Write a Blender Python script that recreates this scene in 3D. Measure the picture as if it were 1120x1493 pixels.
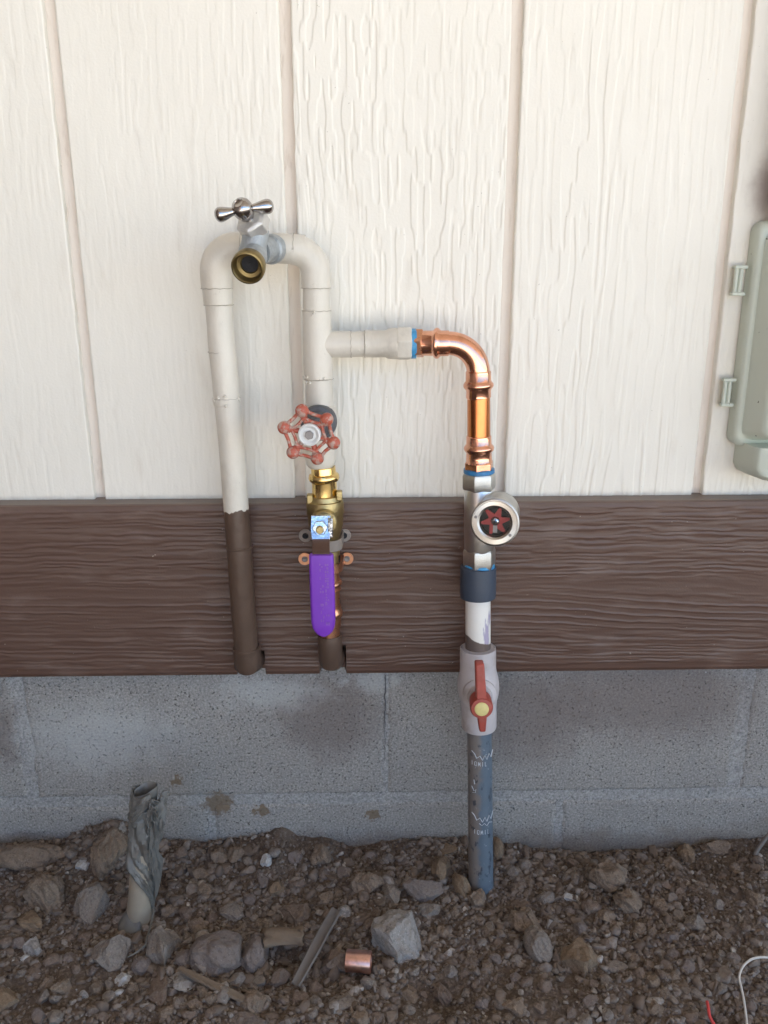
import bpy, math, random
import numpy as np
from mathutils import Vector, Matrix

S = bpy.context.scene
for o in list(bpy.data.objects):
    bpy.data.objects.remove(o)

# ------------------------------------------------------------------ camera
CAM = np.array([-0.0309, -0.8217, 0.645])
PITCH, ROLL, YAW = 0.2922, -0.0028, 0.0175
FPX, PW, PH = 1220.0, 1120.0, 1493.0
fwd = np.array([math.sin(YAW) * math.cos(PITCH), math.cos(YAW) * math.cos(PITCH), -math.sin(PITCH)])
rt = np.array([math.cos(YAW), -math.sin(YAW), 0.0])
up = np.cross(rt, fwd)
rt, up = rt * math.cos(ROLL) + up * math.sin(ROLL), up * math.cos(ROLL) - rt * math.sin(ROLL)
cd = bpy.data.cameras.new('camera')
cd.sensor_fit = 'VERTICAL'
cd.sensor_height = 24.0
cd.lens = 24.0 * FPX / PH
cd.clip_start, cd.clip_end = 0.02, 2000.0
cam = bpy.data.objects.new('camera', cd)
S.collection.objects.link(cam)
cam.matrix_world = Matrix(((rt[0], up[0], -fwd[0], CAM[0]), (rt[1], up[1], -fwd[1], CAM[1]),
                           (rt[2], up[2], -fwd[2], CAM[2]), (0, 0, 0, 1)))
S.camera = cam

# ------------------------------------------------------------------ sky, sun, exposure
SUN_EL, SUN_AZ = math.radians(50), math.radians(140)    # the sun stands high to the front right, an added porch cover shades the wall
w = bpy.data.worlds.new('World')
S.world = w
w.use_nodes = True
nt = w.node_tree
sky = nt.nodes.new('ShaderNodeTexSky')
sky.sky_type = 'NISHITA'
sky.sun_disc = False
sky.sun_elevation = SUN_EL
sky.sun_rotation = SUN_AZ
sky.dust_density = 0.25
sky.ozone_density = 4.0
bg = nt.nodes['Background']
nt.links.new(sky.outputs[0], bg.inputs[0])
bg.inputs[1].default_value = 0.055
sd = bpy.data.lights.new('sun', 'SUN')
sd.energy = 5.0
sd.angle = math.radians(0.5)
sd.color = (1.0, 0.975, 0.935)
sun = bpy.data.objects.new('sun', sd)
S.collection.objects.link(sun)
sdir = Vector((math.sin(SUN_AZ) * math.cos(SUN_EL), math.cos(SUN_AZ) * math.cos(SUN_EL), math.sin(SUN_EL)))
sun.rotation_euler = sdir.to_track_quat('Z', 'Y').to_euler()
sun.location = (1, 6, 9)
S.view_settings.view_transform = 'Standard'
S.view_settings.look = 'None'
S.view_settings.exposure = 2.64
S.view_settings.gamma = 1.0
S.view_settings.use_curve_mapping = False
S.cycles.max_bounces = 8
S.cycles.diffuse_bounces = 5
S.cycles.use_denoising = True

# ------------------------------------------------------------------ helpers
def ray(px, py):
    return fwd + rt * (px - PW / 2) / FPX - up * (py - PH / 2) / FPX
def at(px, py, Y):
    """the point of the depth plane y = Y seen at that place of the photograph"""
    d = ray(px, py)
    t = (Y - CAM[1]) / d[1]
    return Vector(CAM + t * d)
def atz(px, py, Z):
    d = ray(px, py)
    t = (Z - CAM[2]) / d[2]
    return Vector(CAM + t * d)
def mpp(px, py, Y):
    return (Y - CAM[1]) / ray(px, py)[1] / FPX

_tab = np.random.RandomState(7).rand(512, 512)
def vn(x, y, seed=0):
    x = np.asarray(x, float) + seed * 17.31; y = np.asarray(y, float) + seed * 9.77
    xi = np.floor(x).astype(int); yi = np.floor(y).astype(int)
    fx = x - xi; fy = y - yi
    fx = fx * fx * (3 - 2 * fx); fy = fy * fy * (3 - 2 * fy)
    a = _tab[xi % 512, yi % 512]; b = _tab[(xi + 1) % 512, yi % 512]
    c = _tab[xi % 512, (yi + 1) % 512]; d = _tab[(xi + 1) % 512, (yi + 1) % 512]
    return (a * (1 - fx) + b * fx) * (1 - fy) + (c * (1 - fx) + d * fx) * fy
def fbm(x, y, oct=4, seed=0):
    s = 0; a = 0.5; n = 0
    for i in range(oct):
        s = s + a * vn(x * 2 ** i, y * 2 ** i, seed + i * 3); n += a; a *= 0.5
    return s / n
def sst(a, b, x):
    t = np.clip((x - a) / (b - a), 0, 1)
    return t * t * (3 - 2 * t)

class MB:
    def __init__(s):
        s.v = []; s.f = []
    def add(s, vs, fs):
        o = len(s.v)
        s.v += [tuple(v) for v in vs]
        s.f += [tuple(i + o for i in f) for f in fs]
        return s
    def lathe(s, prof, M, n=40, close=True):
        vs = []; fs = []
        m = len(prof)
        for r, h in prof:
            for i in range(n):
                a = 2 * math.pi * i / n
                vs.append(M @ Vector((r * math.cos(a), r * math.sin(a), h)))
        for j in range(m - 1):
            for i in range(n):
                k = (i + 1) % n
                fs.append((j * n + i, j * n + k, (j + 1) * n + k, (j + 1) * n + i))
        if close:
            fs.append(tuple(range(n - 1, -1, -1)))
            fs.append(tuple((m - 1) * n + i for i in range(n)))
        return s.add(vs, fs)
    def tube(s, pts, rad, n=20, flat=1.0, caps=True, hint=None):
        pts = [Vector(p) for p in pts]
        if not hasattr(rad, '__len__'):
            rad = [rad] * len(pts)
        T = []
        for i in range(len(pts)):
            T.append((pts[min(i + 1, len(pts) - 1)] - pts[max(i - 1, 0)]).normalized())
        ref = hint or (Vector((0, 0, 1)) if abs(T[0].z) < 0.9 else Vector((0, 1, 0)))
        N = (ref - T[0] * ref.dot(T[0])).normalized()
        vs = []; fs = []
        for i, p in enumerate(pts):
            if i:
                q = T[i - 1].rotation_difference(T[i])
                N = q @ N
                N = (N - T[i] * N.dot(T[i])).normalized()
            B = T[i].cross(N)
            for k in range(n):
                a = 2 * math.pi * k / n
                vs.append(p + N * (math.cos(a) * rad[i] * flat) + B * (math.sin(a) * rad[i]))
        for j in range(len(pts) - 1):
            for i in range(n):
                k = (i + 1) % n
                fs.append((j * n + i, j * n + k, (j + 1) * n + k, (j + 1) * n + i))
        if caps:
            fs.append(tuple(range(n - 1, -1, -1)))
            fs.append(tuple((len(pts) - 1) * n + i for i in range(n)))
        return s.add(vs, fs)
    def box(s, c, h, M=None):
        M = M or Matrix.Identity(4)
        vs = [M @ Vector((c[0] + a * h[0], c[1] + b * h[1], c[2] + d * h[2])) for a in (-1, 1) for b in (-1, 1) for d in (-1, 1)]
        return s.add(vs, [(0, 1, 3, 2), (4, 6, 7, 5), (0, 4, 5, 1), (2, 3, 7, 6), (0, 2, 6, 4), (1, 5, 7, 3)])
    def prism(s, poly, h0, h1, M, top=1.0):
        n = len(poly)
        vs = [M @ Vector((x, y, h0)) for x, y in poly] + [M @ Vector((x * top, y * top, h1)) for x, y in poly]
        fs = [(i, (i + 1) % n, n + (i + 1) % n, n + i) for i in range(n)]
        fs += [tuple(range(n - 1, -1, -1)), tuple(range(n, 2 * n))]
        return s.add(vs, fs)

def axis(o, z, x=None):
    z = Vector(z).normalized()
    x = Vector(x) if x is not None else (Vector((1, 0, 0)) if abs(z.x) < 0.9 else Vector((0, 1, 0)))
    x = (x - z * x.dot(z)).normalized()
    y = z.cross(x)
    return Matrix(((x.x, y.x, z.x, o[0]), (x.y, y.y, z.y, o[1]), (x.z, y.z, z.z, o[2]), (0, 0, 0, 1)))
def ngon(r, n, rot=0):
    return [(r * math.cos(rot + 2 * math.pi * i / n), r * math.sin(rot + 2 * math.pi * i / n)) for i in range(n)]
def rrect(w, h, r, n=6):
    p = []
    for cx, cy, a0 in ((w - r, h - r, 0), (-w + r, h - r, 90), (-w + r, -h + r, 180), (w - r, -h + r, 270)):
        for i in range(n + 1):
            a = math.radians(a0 + 90 * i / n)
            p.append((cx + r * math.cos(a), cy + r * math.sin(a)))
    return p

def origin_of(p):
    v = Vector((0, 0, 0))
    while p:
        v = v + p.location
        p = p.parent
    return v
def finish(me, m, smooth):
    if m:
        me.materials.append(m)
    if smooth:
        me.shade_smooth()
        me.set_sharp_from_angle(angle=math.radians(smooth))
def obj(name, mb, m, parent=None, smooth=35, bevel=0, label=None, base=None):
    """one mesh object; vertices are given in world space, its origin goes to base (or its parent's)"""
    po = origin_of(parent)
    b = Vector(base) if base is not None else po
    me = bpy.data.meshes.new(name)
    me.from_pydata([(v[0] - b.x, v[1] - b.y, v[2] - b.z) for v in mb.v], [], mb.f)
    me.update()
    finish(me, m, smooth)
    o = bpy.data.objects.new(name, me)
    S.collection.objects.link(o)
    o.parent = parent
    o.location = b - po
    if bevel:
        md = o.modifiers.new('bevel', 'BEVEL')
        md.width = bevel; md.segments = 2; md.limit_method = 'ANGLE'; md.angle_limit = math.radians(40)
    if label:
        o['label'] = label
    return o
def nobj(name, V, F, m, parent=None, smooth=0, label=None):
    """fast mesh from numpy quads or triangles"""
    po = origin_of(parent)
    me = bpy.data.meshes.new(name)
    V = np.asarray(V, np.float32) - np.array(po, np.float32)
    F = np.asarray(F, np.int32)
    k = F.shape[1]
    me.vertices.add(len(V)); me.vertices.foreach_set('co', V.ravel())
    me.loops.add(F.size); me.loops.foreach_set('vertex_index', F.ravel())
    me.polygons.add(len(F)); me.polygons.foreach_set('loop_start', np.arange(0, F.size, k, dtype=np.int32))
    me.update(calc_edges=True)
    me.validate()
    finish(me, m, smooth)
    o = bpy.data.objects.new(name, me)
    S.collection.objects.link(o)
    o.parent = parent
    if label:
        o['label'] = label
    return o
def grid_faces(nx, nz):
    i = np.arange(nx * nz).reshape(nz, nx)
    return np.stack([i[:-1, :-1].ravel(), i[:-1, 1:].ravel(), i[1:, 1:].ravel(), i[1:, :-1].ravel()], 1)
def thing(name, loc, label=None, cat=None, group=None, parent=None, kind=None):
    o = bpy.data.objects.new(name, None)
    o.empty_display_size = 0.02
    S.collection.objects.link(o)
    o.parent = parent
    o.location = Vector(loc) - origin_of(parent)
    tag(o, label, cat, group, kind)
    return o
def tag(o, label=None, cat=None, group=None, kind=None):
    if label: o['label'] = label
    if cat: o['category'] = cat
    if group: o['group'] = group
    if kind: o['kind'] = kind
    return o

# ------------------------------------------------------------------ materials
class NT:
    def __init__(s, name):
        s.m = bpy.data.materials.new(name); s.m.use_nodes = True
        s.t = s.m.node_tree; s.b = s.t.nodes['Principled BSDF']
        s.pos = None
    def n(s, typ, **k):
        nd = s.t.nodes.new(typ)
        for a, v in k.items():
            setattr(nd, a, v)
        return nd
    def l(s, a, b):
        s.t.links.new(a, b)
    def P(s, obj=False):
        if obj:
            return s.n('ShaderNodeTexCoord').outputs['Object']
        if s.pos is None:
            s.pos = s.n('ShaderNodeNewGeometry').outputs['Position']
        return s.pos
    def noise(s, scale, detail=3, vec=None, stretch=None, rough=0.55):
        v = vec if vec is not None else s.P()
        if stretch:
            mp = s.n('ShaderNodeMapping'); mp.inputs['Scale'].default_value = stretch
            s.l(v, mp.inputs[0]); v = mp.outputs[0]
        nd = s.n('ShaderNodeTexNoise')
        nd.inputs['Scale'].default_value = scale; nd.inputs['Detail'].default_value = detail
        nd.inputs['Roughness'].default_value = rough
        s.l(v, nd.inputs['Vector'])
        return nd.outputs[0]
    def ramp(s, fac, a, b):
        r = s.n('ShaderNodeMapRange'); r.interpolation_type = 'SMOOTHSTEP'
        r.inputs[1].default_value = a; r.inputs[2].default_value = b
        s.l(fac, r.inputs[0])
        return r.outputs[0]
    def math(s, op, a, b=None):
        nd = s.n('ShaderNodeMath', operation=op)
        for i, v in enumerate((a, b)):
            if v is None: continue
            if isinstance(v, (int, float)): nd.inputs[i].default_value = v
            else: s.l(v, nd.inputs[i])
        return nd.outputs[0]
    def mix(s, fac, a, b):
        nd = s.n('ShaderNodeMix', data_type='RGBA')
        for i, v in ((0, fac), (6, a), (7, b)):
            if isinstance(v, (int, float)): nd.inputs[i].default_value = v
            elif isinstance(v, tuple): nd.inputs[i].default_value = (*v, 1) if len(v) == 3 else v
            else: s.l(v, nd.inputs[i])
        return nd.outputs[2]
    def spot(s, p, r, soft=0.5, warp=0.0, wscale=60, flat=None):
        """0..1 blob round a point of the surface"""
        v = s.P()
        sub = s.n('ShaderNodeVectorMath', operation='SUBTRACT'); s.l(v, sub.inputs[0]); sub.inputs[1].default_value = tuple(p)
        o = sub.outputs[0]
        if flat:
            ml = s.n('ShaderNodeVectorMath', operation='MULTIPLY'); s.l(o, ml.inputs[0]); ml.inputs[1].default_value = flat; o = ml.outputs[0]
        ln = s.n('ShaderNodeVectorMath', operation='LENGTH'); s.l(o, ln.inputs[0])
        d = ln.outputs['Value']
        if warp:
            d = s.math('ADD', d, s.math('MULTIPLY', s.math('SUBTRACT', s.noise(wscale, 4), 0.5), warp))
        return s.ramp(d, r, r * (1 - soft))
    def sep(s, i):
        sp = s.n('ShaderNodeSeparateXYZ'); s.l(s.P(), sp.inputs[0]); return sp.outputs[i]
    def bump(s, h, dist, strength=1.0, prev=None):
        b = s.n('ShaderNodeBump'); b.inputs['Distance'].default_value = dist; b.inputs['Strength'].default_value = strength
        s.l(h, b.inputs['Height'])
        if prev is not None: s.l(prev, b.inputs['Normal'])
        s.l(b.outputs[0], s.b.inputs['Normal'])
        return b.outputs[0]
    def set(s, col=None, rough=None, metal=None, **k):
        for key, v in (('Base Color', col), ('Roughness', rough), ('Metallic', metal)):
            if v is None: continue
            if isinstance(v, (int, float)): s.b.inputs[key].default_value = v
            elif isinstance(v, tuple): s.b.inputs[key].default_value = (*v, 1)
            else: s.l(v, s.b.inputs[key])
        for key, v in k.items():
            s.b.inputs[key.replace('_', ' ')].default_value = v
        return s.m

def simple(name, col, rough=0.5, metal=0.0, var=0.12, scale=120, bump=0.0, dirt=0.0, dirtcol=(0.16, 0.12, 0.09), rvar=0.1, **k):
    t = NT(name)
    dark = tuple(c * (1 - var) for c in col); lite = tuple(min(1, c * (1 + var)) for c in col)
    c = t.mix(t.noise(scale, 4), dark, lite)
    if dirt:
        c = t.mix(t.math('MULTIPLY', t.ramp(t.noise(scale * 0.6, 5), 0.5, 0.75), dirt), c, dirtcol)
    r = t.n('ShaderNodeMapRange'); r.inputs[3].default_value = max(0.02, rough - rvar); r.inputs[4].default_value = min(1, rough + rvar)
    t.l(t.noise(scale * 2.3, 4), r.inputs[0])
    if bump:
        t.bump(t.noise(scale * 4, 3), bump)
    return t.set(c, r.outputs[0], metal, **k)

M = {}
def mats():
    # cream siding paint
    t = NT('cream_siding_paint')
    c = t.mix(t.noise(9, 4), (0.775, 0.748, 0.675), (0.845, 0.822, 0.755))
    c = t.mix(t.math('MULTIPLY', t.ramp(t.noise(55, 5, stretch=(1, 1, 0.25)), 0.56, 0.75), 0.3), c, (0.62, 0.56, 0.48))
    specks = t.ramp(t.noise(330, 2), 0.74, 0.79)
    c = t.mix(t.math('MULTIPLY', specks, 0.55), c, (0.22, 0.19, 0.16))
    c = t.mix(t.math('MULTIPLY', t.spot(at(1122, 272, 0), 0.036, 0.85, 0.02, 60, (1.3, 1, 0.9)), 0.8), c, (0.30, 0.235, 0.215))  # soft brown smudge on the siding above the utility box
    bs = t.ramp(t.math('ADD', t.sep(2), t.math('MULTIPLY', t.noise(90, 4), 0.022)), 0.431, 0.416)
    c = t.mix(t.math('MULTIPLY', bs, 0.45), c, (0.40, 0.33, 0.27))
    t.bump(t.noise(420, 4), 0.00022)
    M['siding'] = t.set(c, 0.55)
    t = NT('groove_paint')
    c = t.mix(t.noise(30, 5, stretch=(1, 1, 0.3)), (0.70, 0.62, 0.55), (0.80, 0.74, 0.67))
    c = t.mix(t.math('MULTIPLY', t.ramp(t.noise(120, 4, stretch=(1, 1, 0.2)), 0.58, 0.72), 0.4), c, (0.45, 0.36, 0.29))
    t.bump(t.noise(300, 4), 0.0003)
    M['groove'] = t.set(c, 0.75)
    # brown trim paint
    t = NT('brown_trim_paint')
    c = t.mix(t.noise(14, 5, stretch=(0.5, 1, 2)), (0.086, 0.045, 0.033), (0.122, 0.070, 0.052))
    c = t.mix(t.math('MULTIPLY', t.ramp(t.noise(40, 5, stretch=(0.4, 1, 1)), 0.52, 0.72), 0.5), c, (0.175, 0.12, 0.10))
    specks = t.ramp(t.noise(260, 2), 0.755, 0.785)
    c = t.mix(t.math('MULTIPLY', specks, 0.8), c, (0.42, 0.36, 0.30))
    c = t.mix(t.math('MULTIPLY', t.ramp(t.sep(2), 0.4118, 0.4130), 0.6), c, (0.21, 0.17, 0.14))
    t.bump(t.noise(500, 3), 0.00012)
    M['brown'] = t.set(c, 0.42)
    M['brown_pipe'] = simple('brown_pipe_paint', (0.092, 0.058, 0.042), 0.45, var=0.15, scale=60, dirt=0.5, dirtcol=(0.17, 0.12, 0.09))
    # concrete block
    def concrete(name, a, b, pores):
        t = NT(name)
        c = t.mix(t.noise(16, 5), a, b)
        g = t.noise(430, 4, rough=0.72)
        c = t.mix(t.math('MULTIPLY', t.ramp(g, 0.50, 0.64), 0.5), c, tuple(min(1, x * 1.55) for x in b))
        c = t.mix(t.math('MULTIPLY', t.ramp(g, 0.48, 0.37), 0.55), c, tuple(x * 0.42 for x in a))
        vo = t.n('ShaderNodeTexVoronoi'); vo.inputs['Scale'].default_value = 300; vo.inputs['Randomness'].default_value = 1.0
        t.l(t.P(), vo.inputs['Vector'])
        pit = t.math('MULTIPLY', t.ramp(vo.outputs['Distance'], 0.30, 0.16), t.ramp(t.noise(210, 3), 0.46, 0.58))
        c = t.mix(t.math('MULTIPLY', pit, pores), c, (0.07, 0.065, 0.065))
        big = t.ramp(t.noise(170, 4, rough=0.65), 0.30, 0.25)
        c = t.mix(t.math('MULTIPLY', big, pores), c, (0.08, 0.072, 0.07))
        # overspray of brown paint under the trim board, old pale paint, mud splashes
        for p, r, fl in ((at(955, 1015, 0), 0.12, (0.7, 1, 1.5)), (at(480, 1045, 0), 0.075, (0.9, 1, 1)), (at(0, 1060, 0), 0.035, (1.3, 1, .5)), (at(760, 1040, 0), 0.10, (0.9, 1, 1.1))):
            c = t.mix(t.math('MULTIPLY', t.spot(p, r, 0.75, 0.06, 40, fl), 0.58), c, (0.13, 0.10, 0.092))
        for p, r, fl in ((at(390, 1010, 0), 0.06, (0.7, 1, 2.0)), (at(150, 1075, 0), 0.09, (0.7, 1, 1.4)), (at(545, 990, 0), 0.03, (0.7, 1, 1.4))):
            c = t.mix(t.math('MULTIPLY', t.spot(p, r, 0.8, 0.08, 50, fl), 0.40), c, (0.52, 0.545, 0.55))
        for p, r in ((at(318, 1172, 0), 0.020), (at(257, 1138, 0), 0.008), (at(380, 1182, 0), 0.010), (at(545, 1188, 0), 0.009)):
            c = t.mix(t.math('MULTIPLY', t.spot(p, r, 0.5, 0.03, 170, (0.9, 1, 1.1)), 0.85), c, (0.17, 0.12, 0.075))
        mud = t.ramp(t.math('ADD', t.sep(2), t.math('MULTIPLY', t.noise(45, 5), 0.05)), 0.045, 0.015)
        c = t.mix(t.math('MULTIPLY', mud, 0.55), c, (0.16, 0.125, 0.095))
        fleck = t.ramp(t.noise(120, 3), 0.74, 0.77)
        c = t.mix(t.math('MULTIPLY', fleck, 0.8), c, (0.6, 0.62, 0.64))
        h = t.math('SUBTRACT', t.math('MULTIPLY', g, 0.5), t.math('ADD', pit, big))
        t.bump(h, 0.0012, 0.9)
        return t.set(c, 0.9)
    M['block'] = concrete('grey_concrete_block', (0.235, 0.226, 0.216), (0.335, 0.325, 0.31), 0.8)
    M['mortar'] = concrete('grey_mortar', (0.27, 0.268, 0.266), (0.35, 0.348, 0.342), 0.3)
    # soil, gravel and rocks
    t = NT('dry_dirt')
    far = t.ramp(t.math('ADD', t.sep(1), t.math('MULTIPLY', t.noise(3, 4), 0.3)), -0.55, -0.95)
    c = t.mix(t.noise(28, 6), (0.090, 0.062, 0.047), (0.185, 0.143, 0.114))
    c = t.mix(t.ramp(t.noise(300, 4), 0.46, 0.70), c, (0.23, 0.185, 0.15))
    cf = t.mix(t.noise(5, 6), (0.46, 0.42, 0.37), (0.56, 0.52, 0.465))  # unseen yard farther out, lightened to bounce more sunlight onto the wall
    c = t.mix(far, c, cf)
    t.bump(t.noise(260, 6, rough=0.7), 0.0035)
    M['dirt'] = t.set(c, 0.95)
    def rockmat(name, a, b, dust, fine=0.0008, obj=True, rnd=False):
        t = NT(name)
        v = t.P(obj)
        c = t.mix(t.noise(55, 5, v), a, b)
        c = t.mix(t.math('MULTIPLY', t.ramp(t.noise(140, 5, v), 0.48, 0.68), 0.55), c, dust)
        c = t.mix(t.math('MULTIPLY', t.ramp(t.noise(700, 2, v), 0.6, 0.7), 0.35), c, tuple(min(1, x * 1.7) for x in b))
        c = t.mix(t.math('MULTIPLY', t.ramp(t.noise(330, 5, v, rough=0.7), 0.5, 0.36), 0.5), c, tuple(x * 0.5 for x in a))
        t.bump(t.noise(300, 6, v, rough=0.72), fine * 2.2)
        return t.set(c, 0.88)
    M['grey'] = rockmat('grey_rock', (0.18, 0.152, 0.132), (0.30, 0.268, 0.242), (0.22, 0.17, 0.13))
    M['pale'] = rockmat('pale_rock', (0.27, 0.255, 0.245), (0.40, 0.385, 0.37), (0.26, 0.215, 0.18))
    M['white'] = rockmat('white_rock', (0.46, 0.47, 0.48), (0.66, 0.67, 0.68), (0.36, 0.32, 0.28))
    M['tan'] = rockmat('tan_rock', (0.19, 0.135, 0.088), (0.29, 0.215, 0.148), (0.20, 0.145, 0.10))
    M['brown_rock'] = rockmat('brown_rock', (0.16, 0.118, 0.093), (0.25, 0.196, 0.16), (0.15, 0.105, 0.08))
    M['clod'] = rockmat('dirt_clod', (0.195, 0.146, 0.108), (0.31, 0.245, 0.19), (0.23, 0.172, 0.128), 0.0012)
    M['mauve'] = rockmat('mauve_rock', (0.16, 0.130, 0.118), (0.25, 0.215, 0.20), (0.20, 0.155, 0.122))
    t = NT('gravel')
    g = t.n('ShaderNodeNewGeometry')
    cr = t.n('ShaderNodeValToRGB')
    for i, (p, col) in enumerate(((0.0, (0.115, 0.085, 0.066)), (0.35, (0.18, 0.143, 0.118)), (0.7, (0.235, 0.198, 0.172)), (0.92, (0.29, 0.258, 0.235)), (0.985, (0.37, 0.345, 0.32)), (1.0, (0.54, 0.52, 0.50)))):
        e = cr.color_ramp.elements[i] if i < 2 else cr.color_ramp.elements.new(p)
        e.position = p; e.color = (*col, 1)
    cr.color_ramp.elements[0].position = 0.0
    t.l(g.outputs['Random Per Island'], cr.inputs[0])
    c = t.mix(t.math('MULTIPLY', t.ramp(t.noise(260, 4), 0.40, 0.66), 0.6), cr.outputs[0], (0.185, 0.140, 0.108))
    t.bump(t.noise(900, 3), 0.0007)
    M['gravel'] = t.set(c, 0.9)
    # pipes and fittings
    def pvc(name, brown_z=None):
        t = NT(name)
        c = t.mix(t.noise(30, 4), (0.645, 0.605, 0.53), (0.72, 0.685, 0.61))
        c = t.mix(t.math('MULTIPLY', t.ramp(t.noise(190, 3), 0.68, 0.76), 0.35), c, (0.42, 0.38, 0.33))
        c = t.mix(t.math('MULTIPLY', t.ramp(t.noise(48, 5, stretch=(1, 1, 0.4)), 0.50, 0.72), 0.35), c, (0.42, 0.38, 0.32))
        if brown_z:
            e = t.math('ADD', t.sep(2), t.math('MULTIPLY', t.math('SUBTRACT', t.noise(95, 4), 0.5), 0.018))
            br = t.mix(t.noise(40, 5), (0.075, 0.047, 0.034), (0.135, 0.09, 0.066))
            c = t.mix(t.ramp(e, brown_z + 0.0004, brown_z - 0.0004), c, br)
        t.bump(t.noise(130, 4), 0.0006)
        return t.set(c, 0.36)
    M['pvc'] = pvc('cream_painted_pvc')
    M['pvc_left'] = pvc('cream_and_brown_painted_pvc', at(345, 748, -0.056).z)
    M['copper'] = simple('bright_copper', (0.80, 0.42, 0.29), 0.17, 1.0, var=0.12, scale=110, rvar=0.11, dirt=0.5, dirtcol=(0.5, 0.24, 0.13))
    M['copper_tube'] = simple('brushed_copper_tube', (0.55, 0.215, 0.085), 0.22, 1.0, var=0.08, scale=80, rvar=0.05)
    M['copper_old'] = simple('dull_copper', (0.72, 0.38, 0.24), 0.3, 1.0, var=0.2, scale=150, dirt=0.3, dirtcol=(0.25, 0.13, 0.08))
    M['brass'] = simple('bright_brass', (0.86, 0.63, 0.26), 0.16, 1.0, var=0.08, scale=90, rvar=0.06)
    M['brass_dull'] = simple('dull_cast_brass', (0.50, 0.40, 0.20), 0.42, 1.0, var=0.18, scale=140, bump=0.0003)
    M['brass_old'] = simple('aged_brass', (0.27, 0.21, 0.10), 0.45, 1.0, var=0.25, scale=160, dirt=0.4, dirtcol=(0.13, 0.10, 0.06))
    M['zinc'] = simple('weathered_zinc_casting', (0.40, 0.43, 0.45), 0.5, 0.55, var=0.3, scale=170, bump=0.0006, dirt=0.5, dirtcol=(0.23, 0.25, 0.27))
    M['zinc_pale'] = simple('pale_zinc_nut', (0.60, 0.59, 0.57), 0.4, 0.6, var=0.2, scale=170, bump=0.0004)
    M['chrome'] = simple('tarnished_chrome', (0.42, 0.40, 0.39), 0.15, 1.0, var=0.2, scale=200, rvar=0.08)
    M['steel'] = simple('stainless_steel', (0.70, 0.69, 0.67), 0.34, 1.0, var=0.04, scale=60, rvar=0.03)
    t = NT('lathe_turned_steel')
    tn = t.n('ShaderNodeTangent'); tn.direction_type = 'RADIAL'; tn.axis = 'Z'
    t.l(tn.outputs[0], t.b.inputs['Tangent'])
    M['steel_turned'] = t.set((0.52, 0.51, 0.49), 0.34, 1.0, Anisotropic=0.85)
    M['steel_cast'] = simple('cast_stainless_steel', (0.56, 0.55, 0.52), 0.42, 1.0, var=0.12, scale=240, bump=0.0003)
    M['galv'] = simple('zinc_plated_steel', (0.46, 0.50, 0.56), 0.18, 1.0, var=0.25, scale=30, bump=0.0010)
    M['rusty'] = simple('brown_rusty_steel', (0.10, 0.055, 0.04), 0.4, 0.3, var=0.25, scale=200)
    M['tape'] = simple('blue_thread_sealant', (0.06, 0.32, 0.62), 0.4, var=0.35, scale=300, bump=0.0004)
    M['tape_dark'] = simple('dark_blue_thread_sealant', (0.03, 0.19, 0.42), 0.35, var=0.3, scale=300, bump=0.0004)
    M['purple'] = simple('purple_vinyl', (0.20, 0.042, 0.50), 0.42, var=0.10, scale=90, dirt=0.12, dirtcol=(0.3, 0.2, 0.42))
    M['purple_print'] = simple('worn_grey_print', (0.235, 0.095, 0.44), 0.5, var=0.3, scale=400)
    M['darkpvc'] = simple('dark_grey_pvc', (0.048, 0.064, 0.094), 0.45, var=0.12, scale=90)
    M['red_worn'] = None
    t = NT('worn_red_enamel')
    c = t.mix(t.noise(120, 4), (0.38, 0.075, 0.045), (0.50, 0.13, 0.08))
    c = t.mix(t.ramp(t.noise(230, 5), 0.48, 0.60), c, (0.46, 0.31, 0.26))
    t.bump(t.noise(300, 3), 0.0004)
    M['red_worn'] = t.set(c, 0.45)
    M['red'] = simple('faded_red_plastic', (0.38, 0.075, 0.055), 0.48, var=0.25, scale=140, dirt=0.6, dirtcol=(0.36, 0.17, 0.14))
    M['red_dark'] = simple('dark_red_plastic', (0.30, 0.012, 0.014), 0.6, var=0.1)
    M['wheel_white'] = simple('white_hub', (0.74, 0.75, 0.74), 0.4, var=0.08, scale=200)
    M['nut_grey'] = simple('grey_nut', (0.26, 0.25, 0.25), 0.5, 0.5, var=0.2, scale=200)
    M['iron'] = simple('dark_bare_iron', (0.12, 0.125, 0.14), 0.55, 0.3, var=0.35, scale=170, bump=0.0005)
    M['black'] = simple('black_interior', (0.010, 0.011, 0.015), 0.7, var=0.2)
    M['lavender_pvc'] = simple('pale_weathered_pvc', (0.53, 0.50, 0.515), 0.45, var=0.12, scale=70, dirt=0.8, dirtcol=(0.33, 0.28, 0.25))
    M['yellow'] = simple('yellow_cap', (0.72, 0.62, 0.26), 0.5, var=0.18, scale=220)
    t = NT('white_pvc_with_purple_primer')
    c = t.mix(t.noise(40, 4), (0.77, 0.76, 0.72), (0.84, 0.83, 0.80))
    x = t.noise(85, 4, stretch=(1, 1, 0.22))
    zt = at(697, 872, -0.08).z
    edge = t.math('ADD', t.sep(2), t.math('MULTIPLY', t.noise(140, 3), 0.012))
    c = t.mix(t.ramp(edge, zt + 0.0035, zt + 0.0055), c, (0.10, 0.07, 0.27))
    c = t.mix(t.math('MULTIPLY', t.ramp(x, 0.60, 0.65), 0.75), c, (0.27, 0.23, 0.42))
    zb = at(697, 941, -0.08).z
    lo = t.math('ADD', t.math('ADD', t.sep(2), t.math('MULTIPLY', t.sep(0), 0.35)), t.math('MULTIPLY', t.noise(110, 3), 0.004))
    c = t.mix(t.ramp(lo, zb + 0.0250, zb + 0.0240), c, (0.14, 0.11, 0.10))
    M['white_pipe'] = t.set(c, 0.33)
    t = NT('grey_pipe_wrap')
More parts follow.
